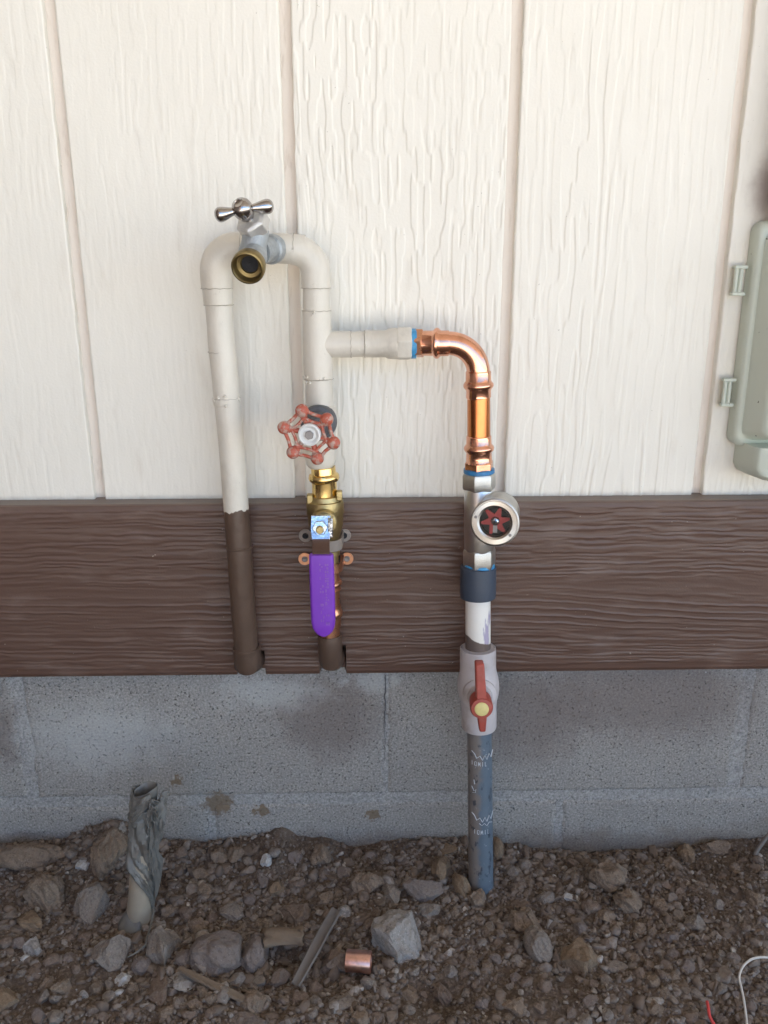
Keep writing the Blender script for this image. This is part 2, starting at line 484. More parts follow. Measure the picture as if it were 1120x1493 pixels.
    c = t.mix(t.noise(45, 5), (0.090, 0.125, 0.165), (0.14, 0.185, 0.235))
    c = t.mix(t.math('MULTIPLY', t.ramp(t.math('ADD', t.math('MULTIPLY', t.sep(0), -18), t.math('MULTIPLY', t.noise(60, 5), 0.35)), -1.34, -1.22), 0.8), c, (0.23, 0.195, 0.17))
    c = t.mix(t.math('MULTIPLY', t.ramp(t.noise(150, 4, stretch=(1, 1, 0.5)), 0.58, 0.66), 0.8), c, (0.030, 0.042, 0.065))
    c = t.mix(t.math('MULTIPLY', t.ramp(t.noise(260, 4), 0.64, 0.72), 0.6), c, (0.36, 0.39, 0.43))
    t.bump(t.noise(110, 4), 0.0006)
    M['wrap_pipe'] = t.set(c, 0.42)
    M['ink'] = simple('white_ink', (0.55, 0.60, 0.66), 0.6, var=0.3, scale=500)
    M['mint'] = NT('mint_green_plastic')
    t = M['mint']
    c = t.mix(t.noise(12, 4), (0.54, 0.59, 0.515), (0.60, 0.65, 0.575))
    c = t.mix(t.math('MULTIPLY', t.ramp(t.noise(150, 2), 0.73, 0.76), 0.85), c, (0.07, 0.08, 0.06))
    t.bump(t.noise(500, 2), 0.0001)
    M['mint'] = t.set(c, 0.42)
    M['stub'] = simple('weathered_grey_plastic_wrap', (0.15, 0.148, 0.138), 0.42, var=0.35, scale=90, dirt=0.8, dirtcol=(0.095, 0.08, 0.066))
    M['stub_tan'] = simple('tan_plastic_pipe', (0.33, 0.285, 0.225), 0.5, var=0.15, scale=60, dirt=0.5, dirtcol=(0.2, 0.16, 0.12))
    M['strip'] = simple('grey_plastic_strip', (0.15, 0.135, 0.125), 0.55, var=0.15, scale=60, dirt=0.5, dirtcol=(0.12, 0.085, 0.065))
    M['wood'] = simple('dirty_wood_stick', (0.19, 0.145, 0.105), 0.8, var=0.25, scale=120, bump=0.0006)
    M['white_wire'] = simple('dirty_white_wire', (0.58, 0.57, 0.55), 0.45, var=0.1, scale=60, dirt=0.5, dirtcol=(0.25, 0.2, 0.16))
    M['red_wire'] = simple('red_wire_insulation', (0.62, 0.06, 0.06), 0.4, var=0.1)
    M['shade_soffit'] = simple('shade_soffit_paint', (0.38, 0.35, 0.31), 0.7)
    M['shingle'] = simple('shade_roof_shingle', (0.12, 0.11, 0.10), 0.9)
    t = NT('sight_glass')
    out = t.t.nodes['Material Output']
    tr = t.n('ShaderNodeBsdfTransparent'); gl = t.n('ShaderNodeBsdfGlossy'); gl.inputs['Roughness'].default_value = 0.03
    fr = t.n('ShaderNodeFresnel'); fr.inputs[0].default_value = 1.22
    mx = t.n('ShaderNodeMixShader')
    t.l(fr.outputs[0], mx.inputs[0]); t.l(tr.outputs[0], mx.inputs[1]); t.l(gl.outputs[0], mx.inputs[2]); t.l(mx.outputs[0], out.inputs[0])
    M['glass'] = t.m
mats()

# ------------------------------------------------------------------ the house: siding, trim board, block foundation, added shade parts
house = thing('house', (0, 0, 0), 'house wall with cream grooved siding over brown trim board and grey block foundation', 'house')
GW, GD, ZS = 0.0108, 0.0085, 0.405
def siding_height(X, Z, k):
    wx = X + 0.010 * (fbm(X * 9, Z * 5, 3, 3 + k) - 0.5) + 0.0025 * (fbm(X * 60, Z * 22, 2, 9) - 0.5)
    if k == 2:                                # cathedral grain on the plank right of the copper pipe
        xc = 0.222 + 0.02 * (fbm(X * 0 + 0.5, Z * 6, 2, 21) - 0.5)
        d = np.abs(wx - xc)
        ph = (np.sqrt(d * d + 0.0002) * 1.25 + 0.10 * (Z - 0.85) * np.exp(-(d / 0.045) ** 2))
        n1 = np.where(d < 0.05, 0.75 * vn(ph * 170, Z * 7 + X * 8, 31) + 0.25 * vn(wx * 200, Z * 26, 32), 0.3 * vn(ph * 170, Z * 7 + X * 8, 31) + 0.7 * vn(wx * 240, Z * 32, 32))
        n2 = vn(wx * 260, Z * 22, 33)
    else:
        n1 = 0.78 * vn(wx * 340, Z * 46, 40 + k) + 0.22 * vn(wx * 150, Z * 8, 44 + k)
        n2 = vn(wx * 330, Z * 45, 50 + k)
    m = fbm(X * 16 + 3, Z * 6, 3, 60 + k)
    amp = {-1: 0.12, 0: 0.5, 1: 0.46, 2: 0.42, 3: 0.40}.get(k, 0.6)
    if k == 0:
        amp = 0.11 + 0.29 * sst(-0.22, -0.13, X)
    h = 0.0016 * sst(0.44, 0.54, n1) * sst(0.38, 0.60, m + 0.04 * (k == 1)) + 0.0008 * sst(0.45, 0.62, n2) * sst(0.3, 0.6, 1 - m)
    h = h * amp + 0.0003 * (fbm(X * 45, Z * 30, 3, 70) - 0.5)
    return h
sid = thing('siding', (0, 0, ZS), parent=house)
sid['label'] = 'cream painted vertical siding with narrow grooves'
ZTOP = 2.45
for k in range(-1, 4):
    x0 = (k - 1.5) * 0.2032 + GW / 2; x1 = (k - 0.5) * 0.2032 - GW / 2
    xs = np.linspace(x0, x1, 290)
    zs = np.concatenate([np.arange(ZS, 0.90, 0.0019), np.linspace(0.91, 1.1, 12), np.linspace(1.2, ZTOP, 8)])
    X, Z = np.meshgrid(xs, zs)
    Y = -siding_height(X, Z, k)
    e = 0.0012 * (fbm(X * 0 + k, Z * 60, 3, 80 + k) - 0.5)
    rough = np.minimum(X - x0, x1 - X)
    Y = Y + 0.0008 * (1 - sst(0, 0.0012, rough))
    # side faces down to the groove
    XL = X[:, :1] + e[:, :1]; XR = X[:, -1:] - e[:, -1:]
    X2 = np.concatenate([XL, XL, X[:, 1:-1], XR, XR], 1)
    Z2 = np.concatenate([Z[:, :1], Z, Z[:, -1:]], 1)
    Y2 = np.concatenate([Y[:, :1] * 0 + GD + 0.004, Y, Y[:, :1] * 0 + GD + 0.004], 1)
    nobj('siding_plank', np.stack([X2, Y2, Z2], -1).reshape(-1, 3), grid_faces(X2.shape[1], len(zs)), M['siding'], sid, smooth=60)
for k in range(0, 5):
    xc = (k - 1.5) * 0.2032
    if k == 4: continue
    zs = np.linspace(ZS, ZTOP, 700); xs = np.linspace(xc - GW / 2 - 0.002, xc + GW / 2 + 0.002, 9)
    X, Z = np.meshgrid(xs, zs)
    Y = GD + 0.001 * (fbm(X * 120, Z * 14, 3, 90 + k) - 0.5) - 0.0015 * np.abs(X - xc) / GW
    nobj('groove', np.stack([X, Y, Z], -1).reshape(-1, 3), grid_faces(9, len(zs)), M['groove'], sid, smooth=60)
mb = MB()
for a, b in ((-6, -0.512), (0.512, 6)):
    mb.box(((a + b) / 2, 0.05, (ZS + ZTOP) / 2), ((b - a) / 2, 0.0495, (ZTOP - ZS) / 2))
mb.box((0, 0.06, (ZS + ZTOP) / 2), (0.51, 0.045, (ZTOP - ZS) / 2))
obj('siding_sheet', mb, M['siding'], sid)

# brown trim board with embossed wood grain
ZB0, ZB1, YB = 0.2246, 0.4136, -0.020
xs = np.arange(-0.46, 0.44, 0.0019)
zs = np.concatenate([np.linspace(ZB0, ZB0 + 0.004, 6)[:-1], np.arange(ZB0 + 0.004, ZB1 - 0.0012, 0.00085), [ZB1 - 0.0008, ZB1 - 0.0002, ZB1]])
X, Z = np.meshgrid(xs, zs)
v = (Z - ZB0) / (ZB1 - ZB0)
wz = Z + 0.012 * (fbm(X * 4.5, Z * 9, 3, 11) - 0.5) + 0.003 * (fbm(X * 22, Z * 40, 2, 12) - 0.5) + 0.0011 * (vn(X * 120, Z * 160, 13) - 0.5)
wz = wz + 0.05 * np.maximum(0, X - 0.1) * np.exp(-((v - 0.36) / 0.2) ** 2) * 0.8
fine = vn(X * 24, wz * 560, 14)
fine2 = vn(X * 34, wz * 620, 18)
wide = np.abs(((wz * 128 + 1.6 * fbm(X * 3, Z * 10, 2, 15)) % 1.0) - 0.5) * 2
zone = np.exp(-((v - 0.37 - 0.05 * (vn(X * 5, X * 0, 16) - 0.5)) / 0.13) ** 2)
smoothband = np.exp(-((v - 0.53 - 0.08 * (vn(X * 4, X * 0, 17) - 0.5)) / 0.045) ** 2)
h = (1 - zone) * (0.00045 * sst(0.40, 0.60, fine) + 0.0002 * sst(0.4, 0.6, fine2)) + zone * (0.00055 * sst(0.66, 0.84, wide) * sst(0.18, 0.4, vn(X * 14, wz * 118, 19)) + 0.0003 * fine2)
h = h * (1 - 0.8 * smoothband) + 0.0003 * fbm(X * 30, Z * 60, 3, 20)
h = h * sst(0, 0.006, ZB1 - 0.002 - Z) * sst(0.0, 0.004, Z - ZB0 - 0.006)
Y = YB - h
Y = Y + 0.002 * (1 - sst(0, 0.0018, ZB1 - Z)) + 0.0015 * (1 - sst(0, 0.004, Z - ZB0))
# notches cut for the two pipes
for xc, hw, zt in ((at(364, 975, -0.03).x, 0.0136, ZB0 + 0.028), (at(485, 970, -0.03).x, 0.0132, ZB0 + 0.033)):
    inn = (np.abs(X - xc) < hw) & (Z < zt)
    Y = np.where(inn, -0.0045, Y)
top = np.stack([X[-1], np.full_like(X[-1], 0.012), Z[-1]], -1)
bot = np.stack([X[0], np.full_like(X[0], 0.012), Z[0]], -1)
V = np.concatenate([bot[None], np.stack([X, Y, Z], -1), top[None]], 0)
board = nobj('trim_board', V.reshape(-1, 3), grid_faces(len(xs), len(zs) + 2), M['brown'], house, smooth=60)
board['label'] = 'dark brown trim board embossed with horizontal wood grain'
mb = MB()
for a, b in ((-6, -0.461), (0.439, 6)):
    mb.box(((a + b) / 2, -0.004, (ZB0 + ZB1) / 2), ((b - a) / 2, 0.016, (ZB1 - ZB0) / 2))
obj('trim_board_run', mb, M['brown'], house)

# concrete block foundation
fnd = thing('foundation_wall', (0, 0, -0.2), parent=house)
fnd['label'] = 'grey concrete block foundation wall'
BL, BH, JT = 0.397, 0.190, 0.010
zj = at(560, 1164, 0).z
def block(x0, x1, z0, z1, seed, res=0.0035):
    nx = max(8, int((x1 - x0) / res)); nz = max(8, int((z1 - z0) / res))
    X, Z = np.meshgrid(np.linspace(x0, x1, nx), np.linspace(z0, z1, nz))
    ed = np.minimum(np.minimum(X - x0, x1 - X), np.minimum(Z - z0, z1 - Z))
    er = ed + 0.004 * (fbm(X * 70, Z * 70, 3, seed) - 0.6)
    Y = -0.0012 * (fbm(X * 90, Z * 90, 4, seed + 1) - 0.5) + 0.0026 * (1 - sst(0, 0.004, er))
    V = np.stack([X, Y, Z], -1).reshape(-1, 3)
    F = grid_faces(nx, nz)
    b = MB(); n = len(V)
    c = [(x0, 0.19, z0), (x1, 0.19, z0), (x1, 0.19, z1), (x0, 0.19, z1)]
    V = np.concatenate([V, np.array(c)])
    k = [0, nx - 1, nx * nz - 1, nx * (nz - 1)]
    F = np.concatenate([F, np.array([[k[0], n, n + 1, k[1]], [k[1], n + 1, n + 2, k[2]], [k[2], n + 2, n + 3, k[3]], [k[3], n + 3, n, k[0]]])])
    nobj('concrete_block', V, F, M['block'], fnd, smooth=50)
xj = [at(36, 1080, 0).x, at(562, 1080, 0).x, at(1080, 1080, 0).x]
xj = [xj[0] - BL - JT, xj[0], xj[1], xj[2], xj[2] + BL + JT]
JW = [JT, JT, 0.003, JT, JT]
for i in range(4):
    block(xj[i] + JW[i] / 2, xj[i + 1] - JW[i + 1] / 2, zj + JT / 2, zj + JT / 2 + BH, 100 + i)
xh = [(xj[i] + xj[i + 1]) / 2 for i in range(4)]
for i in range(3):
    block(xh[i] + 0.0025, xh[i + 1] - 0.0025, zj - JT / 2 - BH, zj - JT / 2, 110 + i)
rk = random.Random(5)
kp = [at(561.5 + rk.uniform(-1.2, 1.2), y_, -0.0004) for y_ in range(984, 1112, 5)]
obj('crack', MB().tube(kp, [0.00035 + 0.0004 * rk.random() - 0.00001 * i for i in range(len(kp))], n=6), M['iron'], fnd, smooth=60)
mb = MB()
xs = np.linspace(xj[0], xj[-1], 420); zs = np.linspace(-0.15, 0.29, 190)
X, Z = np.meshgrid(xs, zs)
Y = 0.0013 + 0.0012 * (fbm(X * 60, Z * 60, 3, 120) - 0.5)
nobj('mortar', np.stack([X, Y, Z], -1).reshape(-1, 3), grid_faces(len(xs), len(zs)), M['mortar'], fnd, smooth=60)
mb = MB()
for a, b in ((-6, xj[0] - 0.001), (xj[-1] + 0.001, 6)):
    mb.box(((a + b) / 2, 0.10, 0.04), ((b - a) / 2, 0.098, 0.24))
obj('block_course', mb, M['block'], fnd)
# unseen porch cover added above the frame to shade wall and ground and block sky
RX0, RX1 = -6.3, 6.30      # cover made deep to block sky light
rf = MB()
rf.box(((RX0 + RX1) / 2, -1.58, 2.46), ((RX1 - RX0) / 2, 1.60, 0.012))
obj('shade_soffit', rf, M['shade_soffit'], house)
rf = MB()
rf.box(((RX0 + RX1) / 2, -3.20, 2.47), ((RX1 - RX0) / 2, 0.018, 0.10))
obj('shade_fascia', rf, M['brown'], house)
rf = MB()
rf.add([(RX0 - .05, -3.24, 2.575), (RX1 + .05, -3.24, 2.575), (RX1 + .05, 4, 3.9), (RX0 - .05, 4, 3.9), (RX0 - .05, -3.24, 2.60), (RX1 + .05, -3.24, 2.60), (RX1 + .05, 4, 3.93), (RX0 - .05, 4, 3.93), (RX0 - .05, 8.4, 2.5), (RX1 + .05, 8.4, 2.5)],
       [(0, 1, 2, 3), (4, 7, 6, 5), (0, 4, 5, 1), (7, 8, 9, 6)])
obj('shade_roof', rf, M['shingle'], house, smooth=0)
# unseen wall added left of the frame to block light from that side
obj('blocker_wall', MB().box((-1.40, -2.9, 1.1), (0.2, 2.895, 1.34)), M['brown'], house)

# ------------------------------------------------------------------ ground
contact = [(-60, 1230), (0, 1229), (90, 1226), (110, 1216), (150, 1200), (178, 1196), (230, 1224), (300, 1228), (370, 1218), (410, 1209), (440, 1222), (480, 1224), (520, 1239), (555, 1228), (600, 1225),
           (660, 1222), (700, 1228), (760, 1233), (800, 1238), (850, 1243), (900, 1239), (950, 1237), (1000, 1232), (1050, 1225), (1120, 1221), (1180, 1220)]
cx = np.array([at(a, b, 0).x for a, b in contact]); cz = np.array([at(a, b, 0).z for a, b in contact])
def ground(x, y):
    x = np.asarray(x, float); y = np.asarray(y, float)
    near = np.exp(-(np.maximum(-y, 0) / 0.05) ** 2)
    z = np.interp(x, cx, cz) * near + (-0.004) * (1 - near)
    z = z + 0.024 * (fbm(x * 12, y * 12, 4, 130) - 0.5) * (1 - 0.7 * near) + 0.007 * (fbm(x * 55, y * 55, 3, 131) - 0.5) + 0.005 * (fbm(x * 190, y * 190, 3, 133) - 0.5)
    z = z - 0.008 * np.exp(-(((x - 0.09) / 0.05) ** 2 + ((y + 0.10) / 0.05) ** 2)) - 0.014 * np.exp(-(((x - 0.028) / 0.03) ** 2 + ((y + 0.215) / 0.02) ** 2)) - 0.012 * np.exp(-(((x + 0.118) / 0.03) ** 2 + ((y + 0.165) / 0.02) ** 2))
    return z
def g1(x, y):
    return float(ground(np.array([x]), np.array([y]))[0])
fx = np.arange(-0.50, 0.4801, 0.0026); fy = np.arange(-0.46, 0.0201, 0.0026)
ox = np.concatenate([-np.geomspace(900, 0.53, 26), fx, np.geomspace(0.51, 900, 26)])
oy = np.concatenate([-np.geomspace(900, 0.49, 30), fy, np.geomspace(0.05, 900, 10)])
X, Y = np.meshgrid(ox, oy)
Zg = np.where(np.abs(X) + np.abs(Y) < 30, ground(np.clip(X, -3, 3), np.clip(Y, -3, 3)), -0.004)
gr = nobj('ground', np.stack([X, Y, Zg], -1).reshape(-1, 3), grid_faces(len(ox), len(oy)), M['dirt'], None, smooth=80)
tag(gr, 'brown dug dirt along the foot of the wall', kind='structure')

# stones: icospheres cut by random planes
def ico(sub):
    t = (1 + 5 ** .5) / 2
    V = [(-1, t, 0), (1, t, 0), (-1, -t, 0), (1, -t, 0), (0, -1, t), (0, 1, t), (0, -1, -t), (0, 1, -t), (t, 0, -1), (t, 0, 1), (-t, 0, -1), (-t, 0, 1)]
    V = [np.array(v) / np.linalg.norm(v) for v in V]
    F = [(0, 11, 5), (0, 5, 1), (0, 1, 7), (0, 7, 10), (0, 10, 11), (1, 5, 9), (5, 11, 4), (11, 10, 2), (10, 7, 6), (7, 1, 8), (3, 9, 4), (3, 4, 2), (3, 2, 6), (3, 6, 8), (3, 8, 9), (4, 9, 5), (2, 4, 11), (6, 2, 10), (8, 6, 7), (9, 8, 1)]
    for _ in range(sub):
        c = {}; G = []
        def mid(a, b):
            k = (min(a, b), max(a, b))
            if k not in c:
                m = V[a] + V[b]; V.append(m / np.linalg.norm(m)); c[k] = len(V) - 1
            return c[k]
        for a, b, d in F:
            e, f, g = mid(a, b), mid(b, d), mid(d, a)
            G += [(a, e, g), (b, f, e), (d, g, f), (e, f, g)]
        F = G
    return np.array(V), np.array(F)
ICO = [ico(i) for i in range(5)]
rng = np.random.RandomState(4)
def rock_verts(sub, cuts, rough, lo=0.55, hi=0.9, seed=None):
    r = np.random.RandomState(seed) if seed is not None else rng
    V = ICO[sub][0].copy()
    for _ in range(cuts):
        n = r.normal(size=3); n /= np.linalg.norm(n); d = r.uniform(lo, hi)
        e = V @ n - d
        V = V - np.outer(np.maximum(e, 0), n)
    if rough:
        s = r.uniform(0, 50)
        V0 = ICO[sub][0]
        n = fbm(V0[:, 0] * 2.2 + s + V0[:, 2] * 1.3, V0[:, 1] * 2.2 + s - V0[:, 2] * 1.7, 4, 5) - 0.5
        n2 = fbm(V0[:, 0] * 7 + s + V0[:, 2] * 4.1, V0[:, 1] * 7 - s - V0[:, 2] * 5.3, 3, 6) - 0.5
        V = V * (1 + rough * n + 0.22 * rough * n2)[:, None]
    lo_, hi_ = V.min(0), V.max(0)
    return (V - (lo_ + hi_) / 2) / ((hi_ - lo_) / 2)
def rotz(V, a):
    c, s = math.cos(a), math.sin(a)
    return V @ np.array([[c, s, 0], [-s, c, 0], [0, 0, 1]])
def rock(px, py, w, h, mat, label=None, kind='angular', seed=0, rot=0.0, name='rock', cat='rock', group=None, sink=0.33, tilt=0):
    p = atz(px, py, 0.0)
    p = atz(px, py, g1(p.x, p.y) + 0.25 * h * 0.0006)
    s = mpp(px, py, p.y)
    hx, hz = w * s / 2, h * s / 2
    if kind == 'angular': V = rock_verts(4, 14, 0.42 if max(w, h) > 26 else 0.22, 0.5 if max(w, h) > 26 else 0.6, 0.85, seed)
    elif kind == 'smooth': V = rock_verts(4, 6, 0.38, 0.68, 0.95, seed)
    elif kind == 'clod': V = rock_verts(4, 6, 0.75, 0.6, 0.9, seed)
    elif kind == 'slab': V = rock_verts(4, 15, 0.38, 0.5, 0.85, seed)
    dims = (hx, hz * (1.05 if kind != 'slab' else 1.25), hz * (0.85 if kind != 'slab' else 0.5))
    V = V * np.array(dims)
    if tilt:
        c_, s_ = math.cos(math.radians(tilt)), math.sin(math.radians(tilt))
        V = V @ np.array([[c_, 0, s_], [0, 1, 0], [-s_, 0, c_]])
    if rot: V = rotz(V, math.radians(rot))
    zc = g1(p.x, p.y) + dims[2] * (1 - 2 * sink)
    q = atz(px, py, zc)
    y = min(q.y, -dims[1] - 0.002)
    loc = Vector((q.x, y, zc))
    me = bpy.data.meshes.new(name)
    me.from_pydata(V.tolist(), [], ICO[4][1].tolist()); me.update()
    finish(me, M[mat], 60 if kind in ('smooth',) else (28 if kind != 'clod' else 50))
    o = bpy.data.objects.new(name, me); S.collection.objects.link(o)
    o.location = loc
    if label: tag(o, label, cat, group)
    return o

# (x, y, width, height in the photograph, material, kind, rotation, label)
ROCKS = [
 (45, 1250, 100, 44, 'clod', 'clod', 0, 'wide pale brown dirt clod against the block wall at the left edge'),
 (160, 1246, 58, 84, 'clod', 'clod', 0, 'large brown dirt clod touching the left side of the wrapped pipe stub'),
 (177, 1211, 16, 24, 'pale', 'angular', 20, 'small pale stone on top of the clod beside the wrapped pipe stub'),
 (121, 1263, 21, 18, 'white', 'angular', 0, 'small white stone left of the large clod by the pipe stub'),
 (66, 1302, 58, 62, 'clod', 'clod', 30, 'flat tan clod below the white stone at far left'),
 (133, 1320, 50, 66, 'grey', 'angular', 0, 'pointed speckled grey rock left of the wrapped pipe stub'),
 (42, 1345, 28, 40, 'tan', 'slab', 40, 'thin tan stone standing on edge at far left'),
 (51, 1381, 30, 30, 'pale', 'angular', 0, 'pale beige rock above a white chip at far left'),
 (36, 1398, 16, 14, 'white', 'angular', 0, 'white chip touching the pale beige rock at far left'),
 (162, 1389, 58, 54, 'grey', 'angular', 10, 'pyramid shaped grey rock just below left of the pipe stub'),
 (236, 1382, 46, 60, 'grey', 'angular', 0, 'upright rough grey rock just below right of the pipe stub'),
 (207, 1407, 29, 29, 'mauve', 'smooth', 0, 'dull mauve stone between the pyramid rock and the upright rock'),
 (178, 1428, 24, 22, 'white', 'angular', 0, 'bright white angular stone below the pyramid shaped rock'),
 (174, 1447, 17, 14, 'white', 'angular', 30, 'small white stone right under the bright white angular stone'),
 (230, 1446, 32, 40, 'brown_rock', 'slab', 0, 'blocky brown stone left of the wooden stick'),
 (264, 1432, 40, 27, 'pale', 'slab', -20, 'flat light grey stone at the upper end of the wooden stick'),
 (269, 1397, 28, 25, 'mauve', 'smooth', 0, 'small smooth blue grey pebble left of the big river stone'),
 (12, 1458, 38, 34, 'tan', 'angular', 0, 'tan rock in the bottom left corner'),
 (52, 1416, 20, 22, 'brown_rock', 'slab', 30, 'thin brown stone below the white chip at far left'),
 (315, 1390, 76, 64, 'mauve', 'smooth', 10, 'big smooth river stone, largest rock left of the grey strip'),
 (370, 1391, 42, 58, 'mauve', 'smooth', -10, 'egg shaped smooth stone right of the big river stone'),
 (338, 1328, 36, 29, 'grey', 'slab', 0, 'flat round grey stone above the big river stone'),
 (388, 1256, 17, 19, 'white', 'angular', 0, 'single bright white pebble near the middle of the wall foot'),
 (383, 1282, 19, 29, 'mauve', 'slab', 10, 'upright grey stone just under the bright white pebble'),
 (404, 1297, 23, 26, 'tan', 'angular', -30, 'small orange tan stone right of the upright grey stone'),
 (433, 1288, 28, 19, 'brown_rock', 'angular', 0, 'small brown grey stone above the dark flat slab'),
 (430, 1334, 54, 42, 'brown_rock', 'slab', 0, 'dark flat square slab above the upper end of the grey strip'),
 (468, 1247, 32, 36, 'clod', 'clod', 0, 'rough dirt clod against the wall right of the white pebble'),
 (535, 1288, 50, 38, 'clod', 'clod', 20, 'round brown dirt clod above the copper offcut'),
 (409, 1426, 30, 30, 'brown_rock', 'angular', 0, 'rusty brown stone left of the lower end of the grey strip'),
 (413, 1401, 42, 14, 'mauve', 'slab', -8, 'thin flat mauve stone under the curled bark'),
 (500, 1461, 44, 28, 'grey', 'slab', 0, 'flat grey stone below the copper offcut'),
 (537, 1432, 24, 22, 'grey', 'angular', 0, 'small grey stone just right below the copper offcut'),
 (487, 1402, 38, 36, 'brown_rock', 'angular', 0, 'brown rock touching the left end of the copper offcut'),
 (370, 1464, 40, 36, 'clod', 'clod', 0, 'brown clod at the lower end of the wooden stick'),
 (362, 1492, 60, 26, 'mauve', 'slab', -10, 'pinkish flat stone cut off by the bottom edge'),
 (579, 1368, 78, 76, 'pale', 'angular', 0, 'largest light grey rock, right above the copper offcut'),
 (617, 1297, 62, 40, 'mauve', 'angular', 0, 'wide brown and grey rock left of the grey pipe foot'),
 (571, 1302, 28, 36, 'grey', 'slab', 0, 'squarish grey stone left of the wide brown and grey rock'),
 (626, 1326, 34, 23, 'grey', 'angular', 10, 'rounded grey stone just below the wide brown and grey rock'),
 (643, 1268, 28, 44, 'tan', 'smooth', -15, 'curved tan stone leaning near the grey pipe'),
 (672, 1291, 22, 40, 'tan', 'smooth', 25, 'tall tan stone leaning against the foot of the grey pipe'),
 (652, 1238, 34, 20, 'tan', 'slab', 15, 'flat tan stone by the wall left of the grey pipe'),
 (724, 1232, 18, 34, 'tan', 'smooth', 0, 'narrow tan stone wedged between grey pipe and wall'),
 (747, 1271, 20, 21, 'grey', 'angular', 0, 'lower of two round grey stones right of the grey pipe'),
 (765, 1262, 21, 21, 'grey', 'angular', 40, 'upper of two round grey stones right of the grey pipe'),
 (764, 1344, 48, 42, 'clod', 'clod', 0, 'brown clod leaning on the upright oval rock'),
 (784, 1379, 40, 56, 'grey', 'smooth', 12, 'upright oval grey rock right of the middle'),
 (848, 1399, 62, 48, 'tan', 'angular', -5, 'broad brown rock with pale lower edge on the right half'),
 (759, 1318, 28, 16, 'brown_rock', 'slab', 0, 'low brown stone above the upright oval rock'),
 (797, 1311, 27, 21, 'grey', 'angular', 0, 'small grey wedge stone right of the grey pipe foot'),
 (833, 1309, 22, 12, 'white', 'slab', 0, 'flat whitish stone below the big clod on the right'),
 (645, 1450, 27, 38, 'brown_rock', 'angular', 10, 'pointed brown stone in the hollow at bottom middle'),
 (703, 1463, 21, 17, 'mauve', 'smooth', 0, 'pinkish pebble right of the hollow at bottom middle'),
 (885, 1278, 58, 56, 'clod', 'clod', 0, 'big brown clod on the gravel on the right side'),
 (914, 1316, 36, 42, 'clod', 'clod', 50, 'knobbly pale tail clod below the big clod on the right'),
 (862, 1323, 29, 22, 'brown_rock', 'smooth', 0, 'smooth brown stone left of the knobbly tail clod'),
 (1001, 1245, 24, 31, 'tan', 'smooth', 0, 'upright tan stone against the wall on the right'),
 (1045, 1237, 48, 24, 'clod', 'clod', 0, 'flat clod against the wall beside the upright tan stone'),
 (1014, 1346, 32, 30, 'grey', 'clod', 0, 'crumbly grey stone alone in the gravel on the right'),
 (900, 1410, 32, 18, 'grey', 'slab', -15, 'flat blue grey sliver right of the broad brown rock'),
 (932, 1421, 19, 20, 'brown_rock', 'angular', 0, 'small brown stone right of the blue grey sliver'),
]
for i, (px, py, w_, h_, mt, kd, ro, lb) in enumerate(ROCKS):
    nm = 'dirt_clod' if kd == 'clod' and mt == 'clod' else ('pebble' if max(w_, h_) < 24 else 'rock')
    rock(px, py, w_, h_, mt, lb, kd, seed=200 + i, rot=ro, name=nm, cat='dirt clod' if nm == 'dirt_clod' else ('pebble' if nm == 'pebble' else 'rock'))
# loose pebbles, all alike
PEB = []
for i in range(8):
    V = rock_verts(2, 9, 0.25, 0.5, 0.88, 900 + i) * np.array([1, rng.uniform(0.7, 1.0), rng.uniform(0.55, 0.8)])
    meshes = {}
    for mt in ('grey', 'brown_rock', 'mauve', 'pale'):
        me = bpy.data.meshes.new('pebble'); me.from_pydata((V * 0.006).tolist(), [], ICO[2][1].tolist()); me.update()
        finish(me, M[mt], 30); meshes[mt] = me
    PEB.append(meshes)
taken = [(r[0], r[1], max(r[2], r[3]) * 0.5) for r in ROCKS]
n = 0
while n < 190:
    px, py = rng.uniform(4, 1116), rng.uniform(1236, 1488)
    if 500 < py - 0: pass
    if any((px - a) ** 2 + (py - b) ** 2 < (c + 7) ** 2 for a, b, c in taken): continue
    if 185 < px < 235 and py < 1370: continue
    if 680 < px < 722 and py < 1300: continue
    mt = rng.choice(['grey', 'brown_rock', 'mauve', 'pale'], p=[0.36, 0.40, 0.21, 0.03])
    o = bpy.data.objects.new('pebble', PEB[rng.randint(8)][mt])
    s_ = rng.uniform(0.6, 1.25) * (1.25 if px < 560 else 1.0)
    p = atz(px, py, 0); z = g1(p.x, p.y)
    p = atz(px, py, z + 0.002 * s_)
    o.location = (p.x, min(p.y, -0.008), z + 0.0007 * s_)
    o.rotation_euler = (rng.uniform(-.4, .4), rng.uniform(-.4, .4), rng.uniform(0, 6.3))
    o.scale = (s_, s_, s_)
    S.collection.objects.link(o)
    tag(o, 'small dull loose pebble lying in the gravel bed', 'pebble', 'loose pebbles in the gravel')
    taken.append((px, py, 8 * s_)); n += 1
